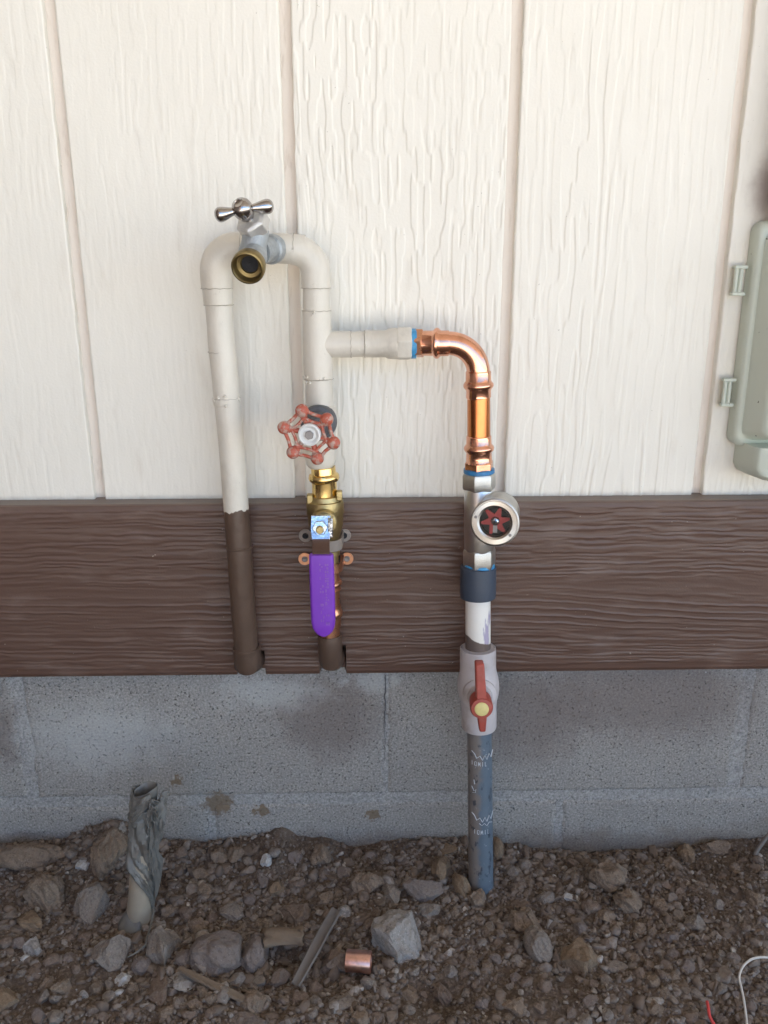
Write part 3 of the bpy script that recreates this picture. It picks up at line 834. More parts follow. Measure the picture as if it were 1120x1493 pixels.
# small crumbling clods, half buried, all alike
CL = []
for i in range(6):
    V = rock_verts(3, 7, 0.8, 0.5, 0.9, 960 + i) * np.array([1, rng.uniform(0.7, 1.0), rng.uniform(0.5, 0.75)])
    me = bpy.data.meshes.new('dirt_clod'); me.from_pydata((V * 0.010).tolist(), [], ICO[3][1].tolist()); me.update()
    finish(me, M['clod'], 35); CL.append(me)
n = 0
while n < 60:
    px, py = rng.uniform(4, 1116), rng.uniform(1240, 1488)
    if px > 560 and rng.rand() < 0.45: continue
    if any((px - a) ** 2 + (py - b) ** 2 < (c + 9) ** 2 for a, b, c in taken): continue
    if 180 < px < 240 and py < 1375: continue
    if 675 < px < 727 and py < 1305: continue
    if 425 < px < 545 and 1320 < py < 1440: continue
    o = bpy.data.objects.new('dirt_clod', CL[rng.randint(6)])
    s_ = rng.uniform(0.55, 1.15)
    p = atz(px, py, 0); z = g1(p.x, p.y)
    p = atz(px, py, z + 0.002 * s_)
    o.location = (p.x, min(p.y, -0.012), z + 0.0008)
    o.rotation_euler = (rng.uniform(-.3, .3), rng.uniform(-.3, .3), rng.uniform(0, 6.3))
    o.scale = (s_, s_, s_)
    S.collection.objects.link(o)
    tag(o, 'small crumbly brown dirt lump half buried in the gravel', 'dirt clod', 'small dirt lumps in the gravel')
    taken.append((px, py, 11 * s_)); n += 1
# fine gravel: tens of thousands of grains, one object
LIB = [(rock_verts(1, 6, 0.0, 0.28, 0.72, 700 + i), ICO[1][1]) for i in range(18)]
LIB0 = [(rock_verts(0, 3, 0.0, 0.35, 0.8, 750 + i), ICO[0][1]) for i in range(10)]
VV = []; FF = []; off = 0
def scatter(n, rmin, rmax, lib, dens, lift):
    global off
    x = rng.uniform(-0.50, 0.48, n * 3); y = -rng.uniform(0.0, 1.0, n * 3) ** 1.0 * 0.45
    d = fbm(x * 13, y * 13, 3, 140) * 0.8 + fbm(x * 4, y * 4, 2, 141) * 0.5 + (x > 0.0) * 0.04
    keep = np.where(rng.rand(n * 3) < np.clip((d - dens) * 4, 0.06, 1))[0][:n]
    x = x[keep]; y = y[keep]
    z = ground(x, y)
    r = rmin + (rmax - rmin) * rng.rand(len(x)) ** 2
    for i in range(len(x)):
        V, F = lib[rng.randint(len(lib))]
        a = rng.rand(3) * 6.28
        ca, sa, cb, sb = math.cos(a[0]), math.sin(a[0]), math.cos(a[1]), math.sin(a[1])
        W = V * (r[i] * np.array([1.12, 0.62 + 0.4 * (a[2] / 6.28), 0.55 + 0.35 * rng.rand()]))
        Rm = np.array([[ca, -sa * cb, sa * sb], [sa, ca * cb, -ca * sb], [0, sb, cb]])
        W = W @ Rm.T
        yy = min(y[i], -r[i] - 0.0005)
        VV.append(W + np.array([x[i], yy, z[i] + r[i] * lift])); FF.append(F + off); off += len(V)
scatter(24000, 0.0009, 0.0025, LIB0, 0.30, 0.30)
scatter(10500, 0.0021, 0.0044, LIB, 0.44, 0.16)
scatter(1500, 0.0040, 0.0080, LIB, 0.40, 0.0)
gv = nobj('gravel', np.concatenate(VV), np.concatenate(FF), M['gravel'], None, smooth=0)
tag(gv, 'fine grey brown gravel scattered over the dirt', 'gravel', kind='stuff')

# ------------------------------------------------------------------ plumbing
YP = -0.043          # plane of the pipes on the left
YR = -0.050          # plane of the copper line on the right
plumb = thing('pipe_assembly', (at(700, 1290, -0.072).x, -0.072, 0.0), 'exposed plumbing of cream, copper and grey pipes with valves in front of the wall', 'plumbing')
PL = {'parent': plumb}
def rpx(px, py, Y, w):
    return mpp(px, py, Y) * w / 2
def vert(name, pts, Y, m, n=40, label=None, parent=plumb, tilt=None, bevel=0):
    """a turned piece standing upright: list of (px centre, py, width px)"""
    vs = MB(); rings = []
    for (x, y, w_) in pts:
        yy = Y(y) if callable(Y) else Y
        p = at(x, y, yy); rings.append((p, rpx(x, y, yy, w_)))
    vs.tube([r[0] for r in rings], [r[1] for r in rings], n=n, hint=Vector((1, 0, 0)))
    return obj(name, vs, m, parent, smooth=40, label=label)
def arc_pts(c, a, b, n=14):
    """quarter bend: centre c, from c+a to c+b"""
    return [c + a * math.cos(t) + b * math.sin(t) for t in [math.pi / 2 * i / n for i in range(n + 1)]]

# left riser: cream above, painted brown over the trim board, turning into the wall at the foot
def yl(py):
    return YP if py < 820 else YP + (py - 820) * 0.00006
left_top = at(320, 444, YP)
pts = [at(x, y, yl(y)) for x, y in ((318, 430), (323, 500), (331, 580), (337, 640), (343, 720), (349, 800), (354, 880), (359, 945))]
mb = MB().tube(pts, rpx(337, 640, YP, 37.5), n=40, hint=Vector((1, 0, 0)))
obj('riser_pipe', mb, M['pvc_left'], plumb, label='cream pipe riser whose lower third is painted brown')
rings_l = ((322, 520), (331, 583))
b0 = at(359.5, 942, yl(942)); b1 = at(361.5, 966, -0.034)
mb = MB().tube([b0, b0.lerp(b1, 0.05), b0.lerp(b1, 0.5), b1, b1 + Vector((0.001, 0.012, -0.004)), b1 + Vector((0.001, 0.020, -0.005)), b1 + Vector((0.001, 0.027, -0.005))],
               [rpx(360, 950, YP, 37), rpx(360, 950, YP, 40), rpx(360, 950, YP, 40), rpx(360, 950, YP, 40), rpx(360, 950, YP, 39), rpx(360, 950, YP, 39), rpx(360, 950, YP, 39)], n=36, hint=Vector((1, 0, 0)))
obj('foot_elbow', mb, M['brown_pipe'], plumb, label='brown painted elbow turning into the wall')
for (x, y, w_) in ((350, 797, 39),):
    vert('paint_ridge', [(x - .1, y - 1, w_ - 1), (x, y, w_ + .6), (x + .1, y + 1, w_ - 1)], yl, M['brown_pipe'])
# left upper elbow + coupling collar
rE = rpx(318, 400, YP, 47); s = mpp(318, 400, YP)
pv = at(316, 420, YP); ph = at(352, 362, YP)
corner = Vector((pv.x, YP, ph.z))
R = 0.020
bend = arc_pts(corner + Vector((R, 0, -R)), Vector((-R, 0, 0)), Vector((0, 0, R)))
mb = MB().tube([pv] + bend + [ph], rE * 0.96, n=40, hint=Vector((0, 1, 0)))
obj('elbow', mb, M['pvc'], plumb)
vert('collar', [(317, 419, 42), (317, 420.5, 44.5), (318.5, 440, 43), (319, 444, 42.5), (319, 445, 38)], YP, M['pvc'])
vert('collar', [(330, 578, 37.6), (330.4, 580, 39.2), (331, 588, 39), (331.2, 589, 37.6)], YP, M['pvc_left'])
# cross piece carrying the faucet
c0, c1 = at(336, 362, YP), at(446, 362, YP)
rc = rpx(400, 362, YP, 40)
mb = MB().tube([c0, c1], rc * 0.94, n=40)
obj('cross_pipe', mb, M['pvc'], plumb)
# right upper elbow
pv = at(461, 420, YP); ph = at(429, 364, YP)
corner = Vector((pv.x, YP, ph.z))
bend = arc_pts(corner + Vector((-R, 0, -R)), Vector((R, 0, 0)), Vector((0, 0, R)))
mb = MB().tube([pv] + bend + [ph], rpx(461, 400, YP, 44) * 0.98, n=40, hint=Vector((0, 1, 0)))
obj('elbow', mb, M['pvc'], plumb)
mb = MB().tube([at(398, 362, YP), at(429.3, 363, YP)], rpx(410, 362, YP, 42.6), n=40)
obj('collar', mb, M['pvc'], plumb)
vert('nipple', [(461, 418, 39.5), (461.6, 456, 39.5)], YP, M['pvc'])
# tee
vert('tee', [(461.5, 452, 39), (461.5, 453, 42), (463, 500, 43), (464.5, 551, 43.5), (464.6, 553, 40)], YP, M['pvc'], label='cream tee where the branch to the copper line leaves')
tb = plumb.children[-1] if False else None
q0, q1 = at(463, 502, YP), at(512, 502, YP)
rb = rpx(500, 502, YP, 38)
mb = MB().tube([q0, at(486, 502, YP), at(489, 502, YP), q1], [rb * 0.9, rb * 1.0, rb, rb], n=36)
obj('tee_branch', mb, M['pvc'], plumb)
mb = MB().tube([q1 - Vector((0.002, 0, 0)), at(533, 501.5, YP)], rb * 0.96, n=36)
obj('nipple', mb, M['pvc'], plumb)
rm = rb * 1.02
mb = MB().tube([at(531.5, 501.5, YP), at(532.5, 501.5, YP), at(562, 501.5, YP), at(566, 501.5, YP), at(579, 501, YP)], [rm * 0.95, rm, rm, rm * 1.12, rm * 1.16], n=36)
ad = obj('male_adapter', mb, M['pvc'], plumb)
def hexpiece(a, b, r, rot=0.0, ch=0.12):
    d = (b - a); L = d.length
    mm = axis(a, d, Vector((0, 0, 1)) if abs(d.normalized().z) < 0.9 else Vector((1, 0, 0)))
    m = MB()
    rr = [(r * (1 - ch), 0), (r, L * 0.14), (r, L * 0.86), (r * (1 - ch), L)]
    vs = []; fs = []
    for q, h in rr:
        vs += [mm @ Vector((q * math.cos(rot + math.pi / 3 * i), q * math.sin(rot + math.pi / 3 * i), h)) for i in range(6)]
    for j in range(3):
        for i in range(6):
            k = (i + 1) % 6
            fs.append((j * 6 + i, j * 6 + k, (j + 1) * 6 + k, (j + 1) * 6 + i))
    fs += [tuple(range(5, -1, -1)), tuple(range(18, 24))]
    return m.add(vs, fs)
obj('adapter_hex', hexpiece(at(578, 501, YP), at(600, 501, YP), rm * 1.30, 0.3, 0.05), M['pvc'], plumb, smooth=25, bevel=0.0006)
mb = MB().tube([at(599, 501, YP), at(600, 501, YP), at(606.5, 501, YP), at(607.5, 501, YP)], [rm * 1.0, rm * 1.12, rm * 1.12, rm * 1.0], n=36)
obj('thread_sealant', mb, M['tape'], plumb, label='bright blue sealant ring on the thread')

# hose faucet
fx_ = thing('hose_faucet', at(390, 364, YP), parent=plumb)
fx_['label'] = 'weathered hose faucet with a two lobed handle and brass mouth'
pin = at(392, 364, -0.066); pf = at(367, 370, -0.096)
d = (pf - pin).normalized()
A = axis(pin - d * 0.010, d)
obj('inlet_flange', MB().lathe([(0.0095, -0.016), (0.0095, 0), (0.0125, 0.002), (0.0128, 0.007), (0.0122, 0.009), (0.0105, 0.010), (0.0102, 0.022), (0.011, 0.03)], A), M['zinc'], fx_)
bt, bb = at(374, 334, -0.091), at(366, 384, -0.098)
ax = (bb - bt).normalized(); L = (bb - bt).length
obj('body', MB().lathe([(0.0085, -0.001), (0.0105, 0.0), (0.0108, 0.004), (0.0105, L * 0.45), (0.0116, L * 0.62), (0.0122, L * 0.85), (0.0110, L * 0.98), (0.006, L * 1.05)], axis(bt, ax)), M['zinc'], fx_, smooth=50)
oc = at(361, 391, -0.127)
od = Vector((-0.10, -0.90, -0.34)).normalized()
obj('outlet_neck', MB().lathe([(0.0108, 0), (0.0112, 0.012), (0.0114, 0.018), (0.0112, 0.0185)], axis(oc - od * 0.026, od), close=False), M['zinc'], fx_)
obj('outlet_mouth', MB().lathe([(0.0112, -0.010), (0.0131, -0.009), (0.0136, -0.005), (0.0136, -0.001), (0.0130, 0.0005), (0.0118, 0.001), (0.0108, -0.0002), (0.0104, -0.004), (0.0100, -0.012)], axis(oc, od), close=False), M['brass_old'], fx_, label='round brass hose mouth with dark opening')
obj('outlet_bore', MB().lathe([(0.0102, -0.0065), (0.0074, -0.0072), (0.0068, -0.0085), (0.0066, -0.0095)], axis(oc, od), close=False), M['brass_old'], fx_)
obj('throat_shade_disc', MB().lathe([(0.0069, -0.0088), (0.0004, -0.0092)], axis(oc, od), close=False), M['black'], fx_)  # black disc: the shade deep in the bore put into the colour
sb_, st_ = at(375, 334, -0.091), at(354, 305, -0.108)
sx = (st_ - sb_).normalized()
obj('bonnet_nut', hexpiece(sb_ - sx * 0.001, sb_ + sx * 0.0135, 0.0138, 0.2, 0.2), M['zinc_pale'], fx_, smooth=25, bevel=0.0008)
obj('stem', MB().tube([sb_ + sx * 0.010, st_], 0.0042, n=20), M['chrome'], fx_)
hd = MB()
hb = st_
prof = [(0.0035, -0.0090), (0.0065, -0.0072), (0.0082, -0.003), (0.0086, 0.0005), (0.0080, 0.0040), (0.0062, 0.0066), (0.0040, 0.0074), (0.0036, 0.0064), (0.0012, 0.0062)]
hd.lathe(prof, axis(hb, sx), n=36)
for e in (at(313, 315, -0.113), at(399, 300, -0.101)):
    dd = e - hb; LL = dd.length
    ts = [(0.18, 0.0028), (0.30, 0.0030), (0.42, 0.0036), (0.55, 0.0046), (0.66, 0.0054), (0.76, 0.0059), (0.84, 0.0058), (0.90, 0.0052), (0.95, 0.0041), (0.98, 0.0028), (1.0, 0.0006)]
    hd.tube([hb + dd * t for t, r in ts], [r for t, r in ts], n=28)
obj('handle', hd, M['chrome'], fx_, smooth=60, label='tarnished chrome handle with two teardrop lobes')

# gate valve with the red handwheel
gv_ = thing('gate_valve', at(466, 610, YP), parent=plumb)
gv_['label'] = 'painted gate valve with a worn red handwheel'
vert('valve_body', [(464.6, 551, 39.5), (465, 558, 40), (466, 590, 41), (466, 592, 46), (466.5, 610, 47), (467, 640, 46), (467.6, 668, 45), (467.8, 674, 43), (468, 678, 40), (468.2, 681, 34)], YP, M['pvc'], parent=gv_)
wc = at(451.5, 633.5, -0.112); ac = at(468, 612, YP)
wd = (wc - ac).normalized(); WL = (wc - ac).length
obj('bonnet', MB().lathe([(0.0165, 0.008), (0.0165, 0.018), (0.0158, 0.020), (0.0125, 0.0215), (0.010, 0.028), (0.0085, 0.030), (0.0085, 0.040), (0.0045, 0.042), (0.0042, WL - 0.003)], axis(ac, wd)), M['iron'], gv_)
wm = axis(wc, wd, Vector((1, 0, 0)))
sw = mpp(451, 633, -0.112)
hw = MB(); lobes = []
for lx, ly in ((440.3, 599), (477, 611), (487, 645), (463, 668), (427, 660), (414, 624)):
    p = at(lx, ly, -0.112); lobes.append(p)
for i, p in enumerate(lobes):
    out = (p - wc); out = out - wd * out.dot(wd)
    q = wc + out
    hw.lathe([(0.0022, -0.0042), (0.0045, -0.0036), (0.0056, -0.0015), (0.0058, 0.001), (0.0050, 0.0032), (0.0032, 0.0044), (0.0008, 0.0047)], axis(q, wd), n=24)
    q2 = lobes[(i + 1) % 6]; q2 = q2 - wd * (q2 - wc).dot(wd)
    c_ = (q + q2) / 2; outd = (c_ - wc).normalized()
    for k_, rr in ((0.0012, 0.0016), (-0.0052, 0.0014)):
        hw.tube([q + outd * k_, c_ + outd * (k_ - 0.001), q2 + outd * k_], rr, n=12)
    hw.tube([wc + out.normalized() * 0.006 - wd * 0.003, q - wd * 0.001], [0.0026, 0.0022], n=12)
obj('handwheel', hw, M['red_worn'], gv_, smooth=55, label='worn red handwheel with six knobs')
obj('hub', MB().lathe([(0.0085, -0.005), (0.0098, -0.002), (0.0100, 0.001), (0.0096, 0.0026), (0.0084, 0.0032), (0.0066, 0.0020), (0.0058, 0.0012)], axis(wc, wd)), M['wheel_white'], gv_, label='white round hub in the middle of the handwheel')
obj('hub_nut', MB().prism(ngon(0.0040, 6, 0.3), 0.001, 0.0042, axis(wc, wd)), M['nut_grey'], gv_, smooth=20, bevel=0.0004)

# brass press fitting and ball valve
YV = -0.044
vert('press_fitting', [(471, 680, 33), (471, 681, 36), (472, 690, 36.5), (472, 691.5, 43), (472.3, 694, 45), (472.5, 697, 45.5), (472.6, 700, 43), (472.7, 701.5, 37), (473, 703, 36.5), (473.5, 722, 37), (473.6, 723, 40)], YV, M['brass'], n=48, label='shiny brass press fitting under the handwheel')
bv = thing('ball_valve', at(476, 760, YV), parent=plumb)
bv['label'] = 'brass ball valve with a long purple lever handle'
vert('valve_body', [(473.6, 721, 36), (473.7, 722, 44), (473.7, 728, 47), (473.8, 729, 53), (474, 734, 54.5), (474.6, 748, 54.5), (474.8, 750, 52), (475.3, 764, 50), (476.2, 775, 44), (477, 784, 36), (477.6, 790, 31), (478, 800, 31), (478, 801, 35), (478.2, 808, 35), (478.3, 809, 30), (478.6, 822, 30)], YV, M['brass_dull'], parent=bv, n=48)
for x_, y_ in ((452, 727), (495, 722)):
    obj('lug', MB().box(at(x_, y_, YV - 0.006), (0.0028, 0.004, 0.0045)), M['brass_dull'], bv, bevel=0.0008)
obj('stem_boss', MB().lathe([(0.0125, 0), (0.0125, 0.012), (0.0115, 0.013), (0.0085, 0.0135), (0.0085, 0.022), (0.0055, 0.0225), (0.0055, 0.036)], axis(at(473, 757, YV - 0.012), (0, -1, -0.05))), M['brass_dull'], bv)
YH = -0.092
nc = at(467, 769, YH)
pl = MB()
def strip(path, wdt, th, m):
    """flat bar bent along a path in the x z plane, thickness along y"""
    vs = []; fs = []
    for p, w2 in zip(path, wdt):
        for sx_ in (-1, 1):
            for sy_ in (-1, 1):
                vs.append(p + Vector((sx_ * w2, sy_ * th / 2, 0)))
    for j in range(len(path) - 1):
        a = j * 4
        for (i0, i1) in ((0, 1), (1, 3), (3, 2), (2, 0)):
            fs.append((a + i0, a + i1, a + 4 + i1, a + 4 + i0))
    e = (len(path) - 1) * 4
    fs += [(0, 2, 3, 1), (e, e + 1, e + 3, e + 2)]
    return m.add(vs, fs)
w15 = rpx(469, 770, YH, 30)
strip([at(468, 751, YH + 0.0045), at(468, 771, YH + 0.001), at(468, 787, YH - 0.0025)], [w15 * 0.95, w15, w15 * 0.9], 0.003, pl)
obj('lever_plate', pl, M['galv'], bv, bevel=0.0005, label='shiny plated lever plate under the nut')
obj('lever_nut', MB().prism(ngon(0.0072, 6, 0.1), 0, 0.006, axis(nc + Vector((0, -0.0002, 0)), (0, -1, 0.22))), M['galv'], bv, smooth=20, bevel=0.0006)
obj('stem_tip', MB().lathe([(0.0036, 0), (0.0036, 0.0085), (0.003, 0.009)], axis(nc, (0, -1, 0))), M['brass_dull'], bv)
obj('stop_tab', MB().box(at(482, 768, YH + 0.003), (0.0022, 0.0045, 0.009), None), M['galv'], bv, bevel=0.0006)
nk = MB()
strip([at(468, 785, YH - 0.0022), at(468, 792, YH - 0.004), at(468.3, 806, YH - 0.0135), at(468.5, 830, YH - 0.0145)], [w15 * 0.86, w15 * 0.84, w15 * 0.84, w15 * 0.84], 0.003, nk)
obj('lever_neck', nk, M['rusty'], bv, bevel=0.0005, label='brown bent neck of the lever')
# purple grip: rounded sleeve
gy = YH - 0.0145
gp = MB()
sect = []
gh = [(808, 33), (809.5, 35.5), (830, 36), (870, 36), (900, 35.6), (908, 34.4), (915, 31), (920, 26), (924, 18), (926, 8)]
for y_, w_ in gh:
    c = at(468.6 + (y_ - 808) * 0.031, y_, gy)
    ww = rpx(470, y_, gy, w_)
    sect.append((c, rrect(ww, 0.0042 if w_ > 30 else 0.0036, min(ww * 0.9, 0.0030), 4)))
vs = []; fs = []
for c, p in sect:
    vs += [c + Vector((a, b, 0)) for a, b in p]
np_ = len(sect[0][1])
for j in range(len(sect) - 1):
    for i in range(np_):
        k = (i + 1) % np_
        fs.append((j * np_ + i, (j + 1) * np_ + i, (j + 1) * np_ + k, j * np_ + k))
fs += [tuple(range(np_)), tuple((len(sect) - 1) * np_ + i for i in range(np_ - 1, -1, -1))]
gp.add(vs, fs)
obj('lever_grip', gp, M['purple'], bv, smooth=50, label='bright purple vinyl grip hanging straight down')
# worn print on the grip: rows of small unreadable dashes
pr = MB(); r2 = random.Random(3)
for col in range(2):
    y_ = 822
    while y_ < 912:
        ln = r2.uniform(2, 6)
        for k_ in range(2):
            if r2.random() < 0.62:
                x_ = 466 + col * 8 + k_ * 3.0 + (y_ - 808) * 0.031 + r2.uniform(-.4, .4)
                c = at(x_, y_ + ln / 2, gy - 0.00435)
                pr.box(c, (mpp(x_, y_, gy) * r2.uniform(.5, 1.3), 0.00015, mpp(x_, y_, gy) * ln / 2 * 0.8))
        y_ += ln + r2.uniform(0.6, 1.8)
obj('worn_print', pr, M['purple_print'], bv, smooth=0)

# copper and brown pipe below the ball valve
vert('press_coupling', [(478.6, 820, 31), (478.7, 834, 31.5), (479, 845, 33), (479.1, 846.5, 38), (479.2, 849, 40), (479.4, 852, 38), (479.5, 853.5, 33), (479.6, 857, 33), (479.7, 858, 35.5), (479.8, 860, 35.5), (480, 861, 31), (480.3, 882, 31), (480.4, 883, 34.5), (480.5, 887, 35), (480.6, 890, 37.5), (480.7, 893, 39), (480.8, 896, 38), (480.9, 898, 33), (481, 912, 32.5), (481.1, 913, 29), (481.2, 928, 29)], -0.040, M['copper_old'], n=44, label='copper press coupling half hidden behind the purple grip')
pb = [at(480.5, 925, -0.040), at(481, 932, -0.040), at(481.5, 950, -0.039), at(482.5, 962, -0.037)]
lw = pb[-1]
r_b = rpx(480, 950, -0.045, 35)
mb = MB().tube(pb + [lw + Vector((0.001, 0.009, -0.004)), lw + Vector((0.001, 0.020, -0.006)), lw + Vector((0.001, 0.030, -0.006))], [r_b * 0.95, r_b, r_b, r_b, r_b, r_b, r_b], n=36, hint=Vector((1, 0, 0)))
obj('lower_pipe', mb, M['brown_pipe'], plumb, label='brown painted pipe end under the purple grip')

# copper line on the right
def bead(px, w_base, w_bead, vertical=True):
    pass
hp = lambda x, w_: (at(x, 500.5, YP + (YR - YP) * min(1, max(0, (x - 600) / 50))), rpx(x, 500, YP, w_))
def horiz(name, pts, m, label=None, parent=plumb, n=44):
    rs = [hp(x, w_) for x, w_ in pts]
    return obj(name, MB().tube([r[0] for r in rs], [r[1] for r in rs], n=n), m, parent, smooth=40, label=label)
obj('hex_adapter', hexpiece(hp(606.5, 1)[0], hp(617.5, 1)[0], rpx(610, 500, YP, 43) , 0.25, 0.04), M['copper_old'], plumb, smooth=25, bevel=0.0006)
horiz('press_adapter', [(616, 34), (617, 36), (631, 36.5), (632.5, 38), (634, 42), (636.5, 44.5), (639, 44), (641, 40), (642.5, 37.5), (644, 36.5), (654, 36.8), (655, 34)], M['copper'], label='copper press adapter screwed into the cream branch')
# bend
pe0 = hp(653, 34)[0]; pe1 = at(697.5, 545, YR)
Rb = min(pe1.x - pe0.x, pe0.z - pe1.z)
cn = Vector((pe1.x - Rb, YR, pe0.z - Rb))
bend = arc_pts(cn, Vector((0, 0, Rb)), Vector((Rb, 0, 0)), 22)
rbend = rpx(690, 520, YR, 34)
obj('copper_bend', MB().tube([pe0 - Vector((0.004, 0, 0))] + bend + [pe1, at(697.5, 550, YR)], rbend, n=44, hint=Vector((0, 1, 0))), M['copper'], plumb, smooth=60, label='polished copper ninety degree bend')
vert('press_socket', [(697.5, 541, 35), (697.5, 542, 37), (697.6, 555, 37), (697.6, 557, 40), (697.6, 559.5, 43.5), (697.7, 562, 44.5), (697.7, 564.5, 43), (697.8, 567, 39), (697.8, 569, 36.5), (697.8, 579, 36.5), (697.9, 580, 34)], YR, M['copper'], n=48)
vert('copper_tube', [(697.9, 576, 33.4), (698.2, 640, 33.8)], YR, M['copper_tube'], n=48, label='straight orange copper tube between two press rings')
vert('press_socket', [(698.2, 635, 34), (698.2, 636, 36.3), (698.3, 647, 36.8), (698.3, 648.5, 39), (698.3, 651, 43.5), (698.4, 653.5, 44.5), (698.4, 656, 43), (698.4, 658.5, 39), (698.5, 660, 37), (698.5, 672, 38), (698.6, 674, 40)], YR, M['copper'], n=48)
obj('hex_adapter', hexpiece(at(698.6, 687, YR), at(698.5, 672, YR), rpx(698, 680, YR, 44), 0.25, 0.06), M['copper'], plumb, smooth=25, bevel=0.0006)
vert('thread_sealant', [(698.6, 682.5, 40), (698.6, 683.5, 45), (698.6, 688.5, 45.5), (698.6, 690, 41)], YR, M['tape_dark'], label='blue sealant ring above the steel nut')
# sight flow indicator
si = thing('flow_indicator', at(699, 760, YR), parent=plumb)
si['label'] = 'stainless steel sight flow indicator with round window'
obj('upper_hex', hexpiece(at(698.8, 713, YR), at(698.7, 689, YR), rpx(698, 700, YR, 50), 0.12, 0.06), M['steel_cast'], si, smooth=25, bevel=0.0006)
vert('chamber_body', [(698.8, 710, 40), (698.8, 714, 44), (699, 760, 44), (699, 798, 44), (699, 803, 40)], YR, M['steel'], parent=si)
obj('lower_hex', hexpiece(at(699, 826, YR), at(698.9, 799, YR), rpx(698, 812, YR, 49), 0.12, 0.06), M['steel_cast'], si, smooth=25, bevel=0.0006)
fc = at(721.5, 762, -0.100)
fd = Vector((-0.22, -0.95, 0.06)).normalized()
fm = axis(fc, fd, Vector((1, 0, 0)))
rw = rpx(721, 762, -0.1, 72)
obj('window_barrel', MB().lathe([(0.001, -0.046), (rw * 0.86, -0.046), (rw * 0.90, -0.044), (rw * 0.90, -0.012), (rw * 0.86, -0.010), (rw * 0.86, -0.007)], fm, n=56, close=False), M['steel_cast'], si, smooth=40)
ri = rw * 0.62
ring = obj('window_ring', MB().lathe([(rw * 0.93, -0.008), (rw * 0.99, -0.007), (rw, -0.0015), (rw * 0.985, 0.0), (rw * 0.94, 0.0004), (rw * 0.925, -0.0009), (rw * 0.90, -0.0009), (rw * 0.885, 0.0004), (rw * 0.72, 0.0004), (ri * 1.02, -0.0008), (ri, -0.003), (ri * 0.985, -0.0075)], Matrix.Identity(4), n=64, close=False), M['steel_turned'], None, smooth=30, label='machined steel ring round the window')
ring.parent = si
ring.matrix_local = Matrix.Translation(-origin_of(si)) @ fm
obj('window_well', MB().lathe([(ri * 1.0, -0.0035), (ri * 0.99, -0.016), (0.001, -0.016)], fm, n=48, close=False), M['black'], si, smooth=40)
obj('sight_glass', MB().lathe([(ri * 0.995, -0.0030), (0.0002, -0.0030)], fm, n=48, close=False), M['glass'], si, smooth=40)
# red rotor: six raked blades
pol = []
for i in range(6):
    a = math.radians(60 * i + 12)
    pol += [(ri * 0.46 * math.cos(a - 0.62), ri * 0.46 * math.sin(a - 0.62)), (ri * 0.95 * math.cos(a - 0.10), ri * 0.95 * math.sin(a - 0.10)), (ri * 0.95 * math.cos(a + 0.06), ri * 0.95 * math.sin(a + 0.06))]
obj('rotor', MB().prism(pol, -0.009, -0.0065, fm), M['red_dark'], si, smooth=0, label='dark red star shaped rotor behind the glass')
obj('rotor_pin', MB().box((0, -ri * 0.55, -0.0062), (ri * 0.14, ri * 0.24, 0.0004), fm), M['nut_grey'], si)
obj('rotor_screw', MB().lathe([(ri * 0.29, -0.0065), (ri * 0.29, -0.005), (ri * 0.22, -0.0038), (0.0004, -0.0034)], fm, n=28), M['galv'], si, smooth=50)
cr_ = MB()
cr_.box((0, 0, -0.0034), (ri * 0.14, ri * 0.035, 0.0004), fm); cr_.box((0, 0, -0.0034), (ri * 0.035, ri * 0.14, 0.0004), fm)
obj('screw_slot', cr_, M['black'], si, smooth=0)
for a in (165, -38):
    c = Vector((rw * 0.80 * math.cos(math.radians(a)), rw * 0.80 * math.sin(math.radians(a)), 0))
    obj('ring_hole', MB().lathe([(rw * 0.062, 0.0002), (rw * 0.062, 0.0008), (rw * 0.040, 0.0009), (rw * 0.030, 0.0006)], axis(fm @ c, fd), n=18), M['nut_grey'], si)
# plastic coupling, white pipe, plastic ball valve, grey pipe
def yr(py):
    return YR - max(0, py - 820) * 0.00003
vert('thread_sealant', [(698.6, 820, 40), (698.6, 821, 44), (698.6, 828, 46), (698.5, 830, 44)], YR, M['tape'], label='blue sealant ring above the dark grey coupling')
vert('plastic_coupling', [(697.5, 825, 47), (697.4, 826, 52), (697.2, 848, 52.5), (697, 866, 52), (697, 870, 51), (697, 871, 44)], yr, M['darkpvc'], n=48, label='dark blue grey plastic coupling under the flow indicator')
vert('white_pipe', [(697, 866, 36.5), (697, 950, 36.8)], yr, M['white_pipe'], label='short white pipe with purple primer drips')
pv_ = thing('plastic_ball_valve', at(697.5, 1000, yr(1000)), parent=plumb)
pv_['label'] = 'pale plastic ball valve with a red handle'
vert('valve_body', [(697, 945, 40), (697, 943.6, 47), (697, 944.5, 52), (697, 952, 52.5), (697, 972, 52.5), (697.2, 980, 54), (697.4, 988, 58), (697.5, 997, 60.5), (697.6, 1004, 60.5), (697.8, 1012, 58), (698, 1021, 53), (698.2, 1028, 51.5), (698.4, 1045, 51), (698.6, 1058, 50.5), (698.6, 1060, 49), (698.6, 1061, 38)], yr, M['lavender_pvc'], parent=pv_, n=48)
hc = at(702.5, 1034, -0.110); ha = at(697.6, 1003, yr(1003))
hv = (hc - ha).normalized()
HL = (hc - ha).length
obj('stem_collar', MB().lathe([(0.017, 0.012), (0.017, 0.021), (0.0155, 0.023), (0.013, 0.0245), (0.012, 0.029)], axis(ha, hv)), M['lavender_pvc'], pv_)
obj('handle_hub', MB().lathe([(0.0108, HL - 0.022), (0.0112, HL - 0.004), (0.0098, HL - 0.0005), (0.0070, HL)], axis(ha, hv)), M['red'], pv_, label='red hub of the plastic valve handle')
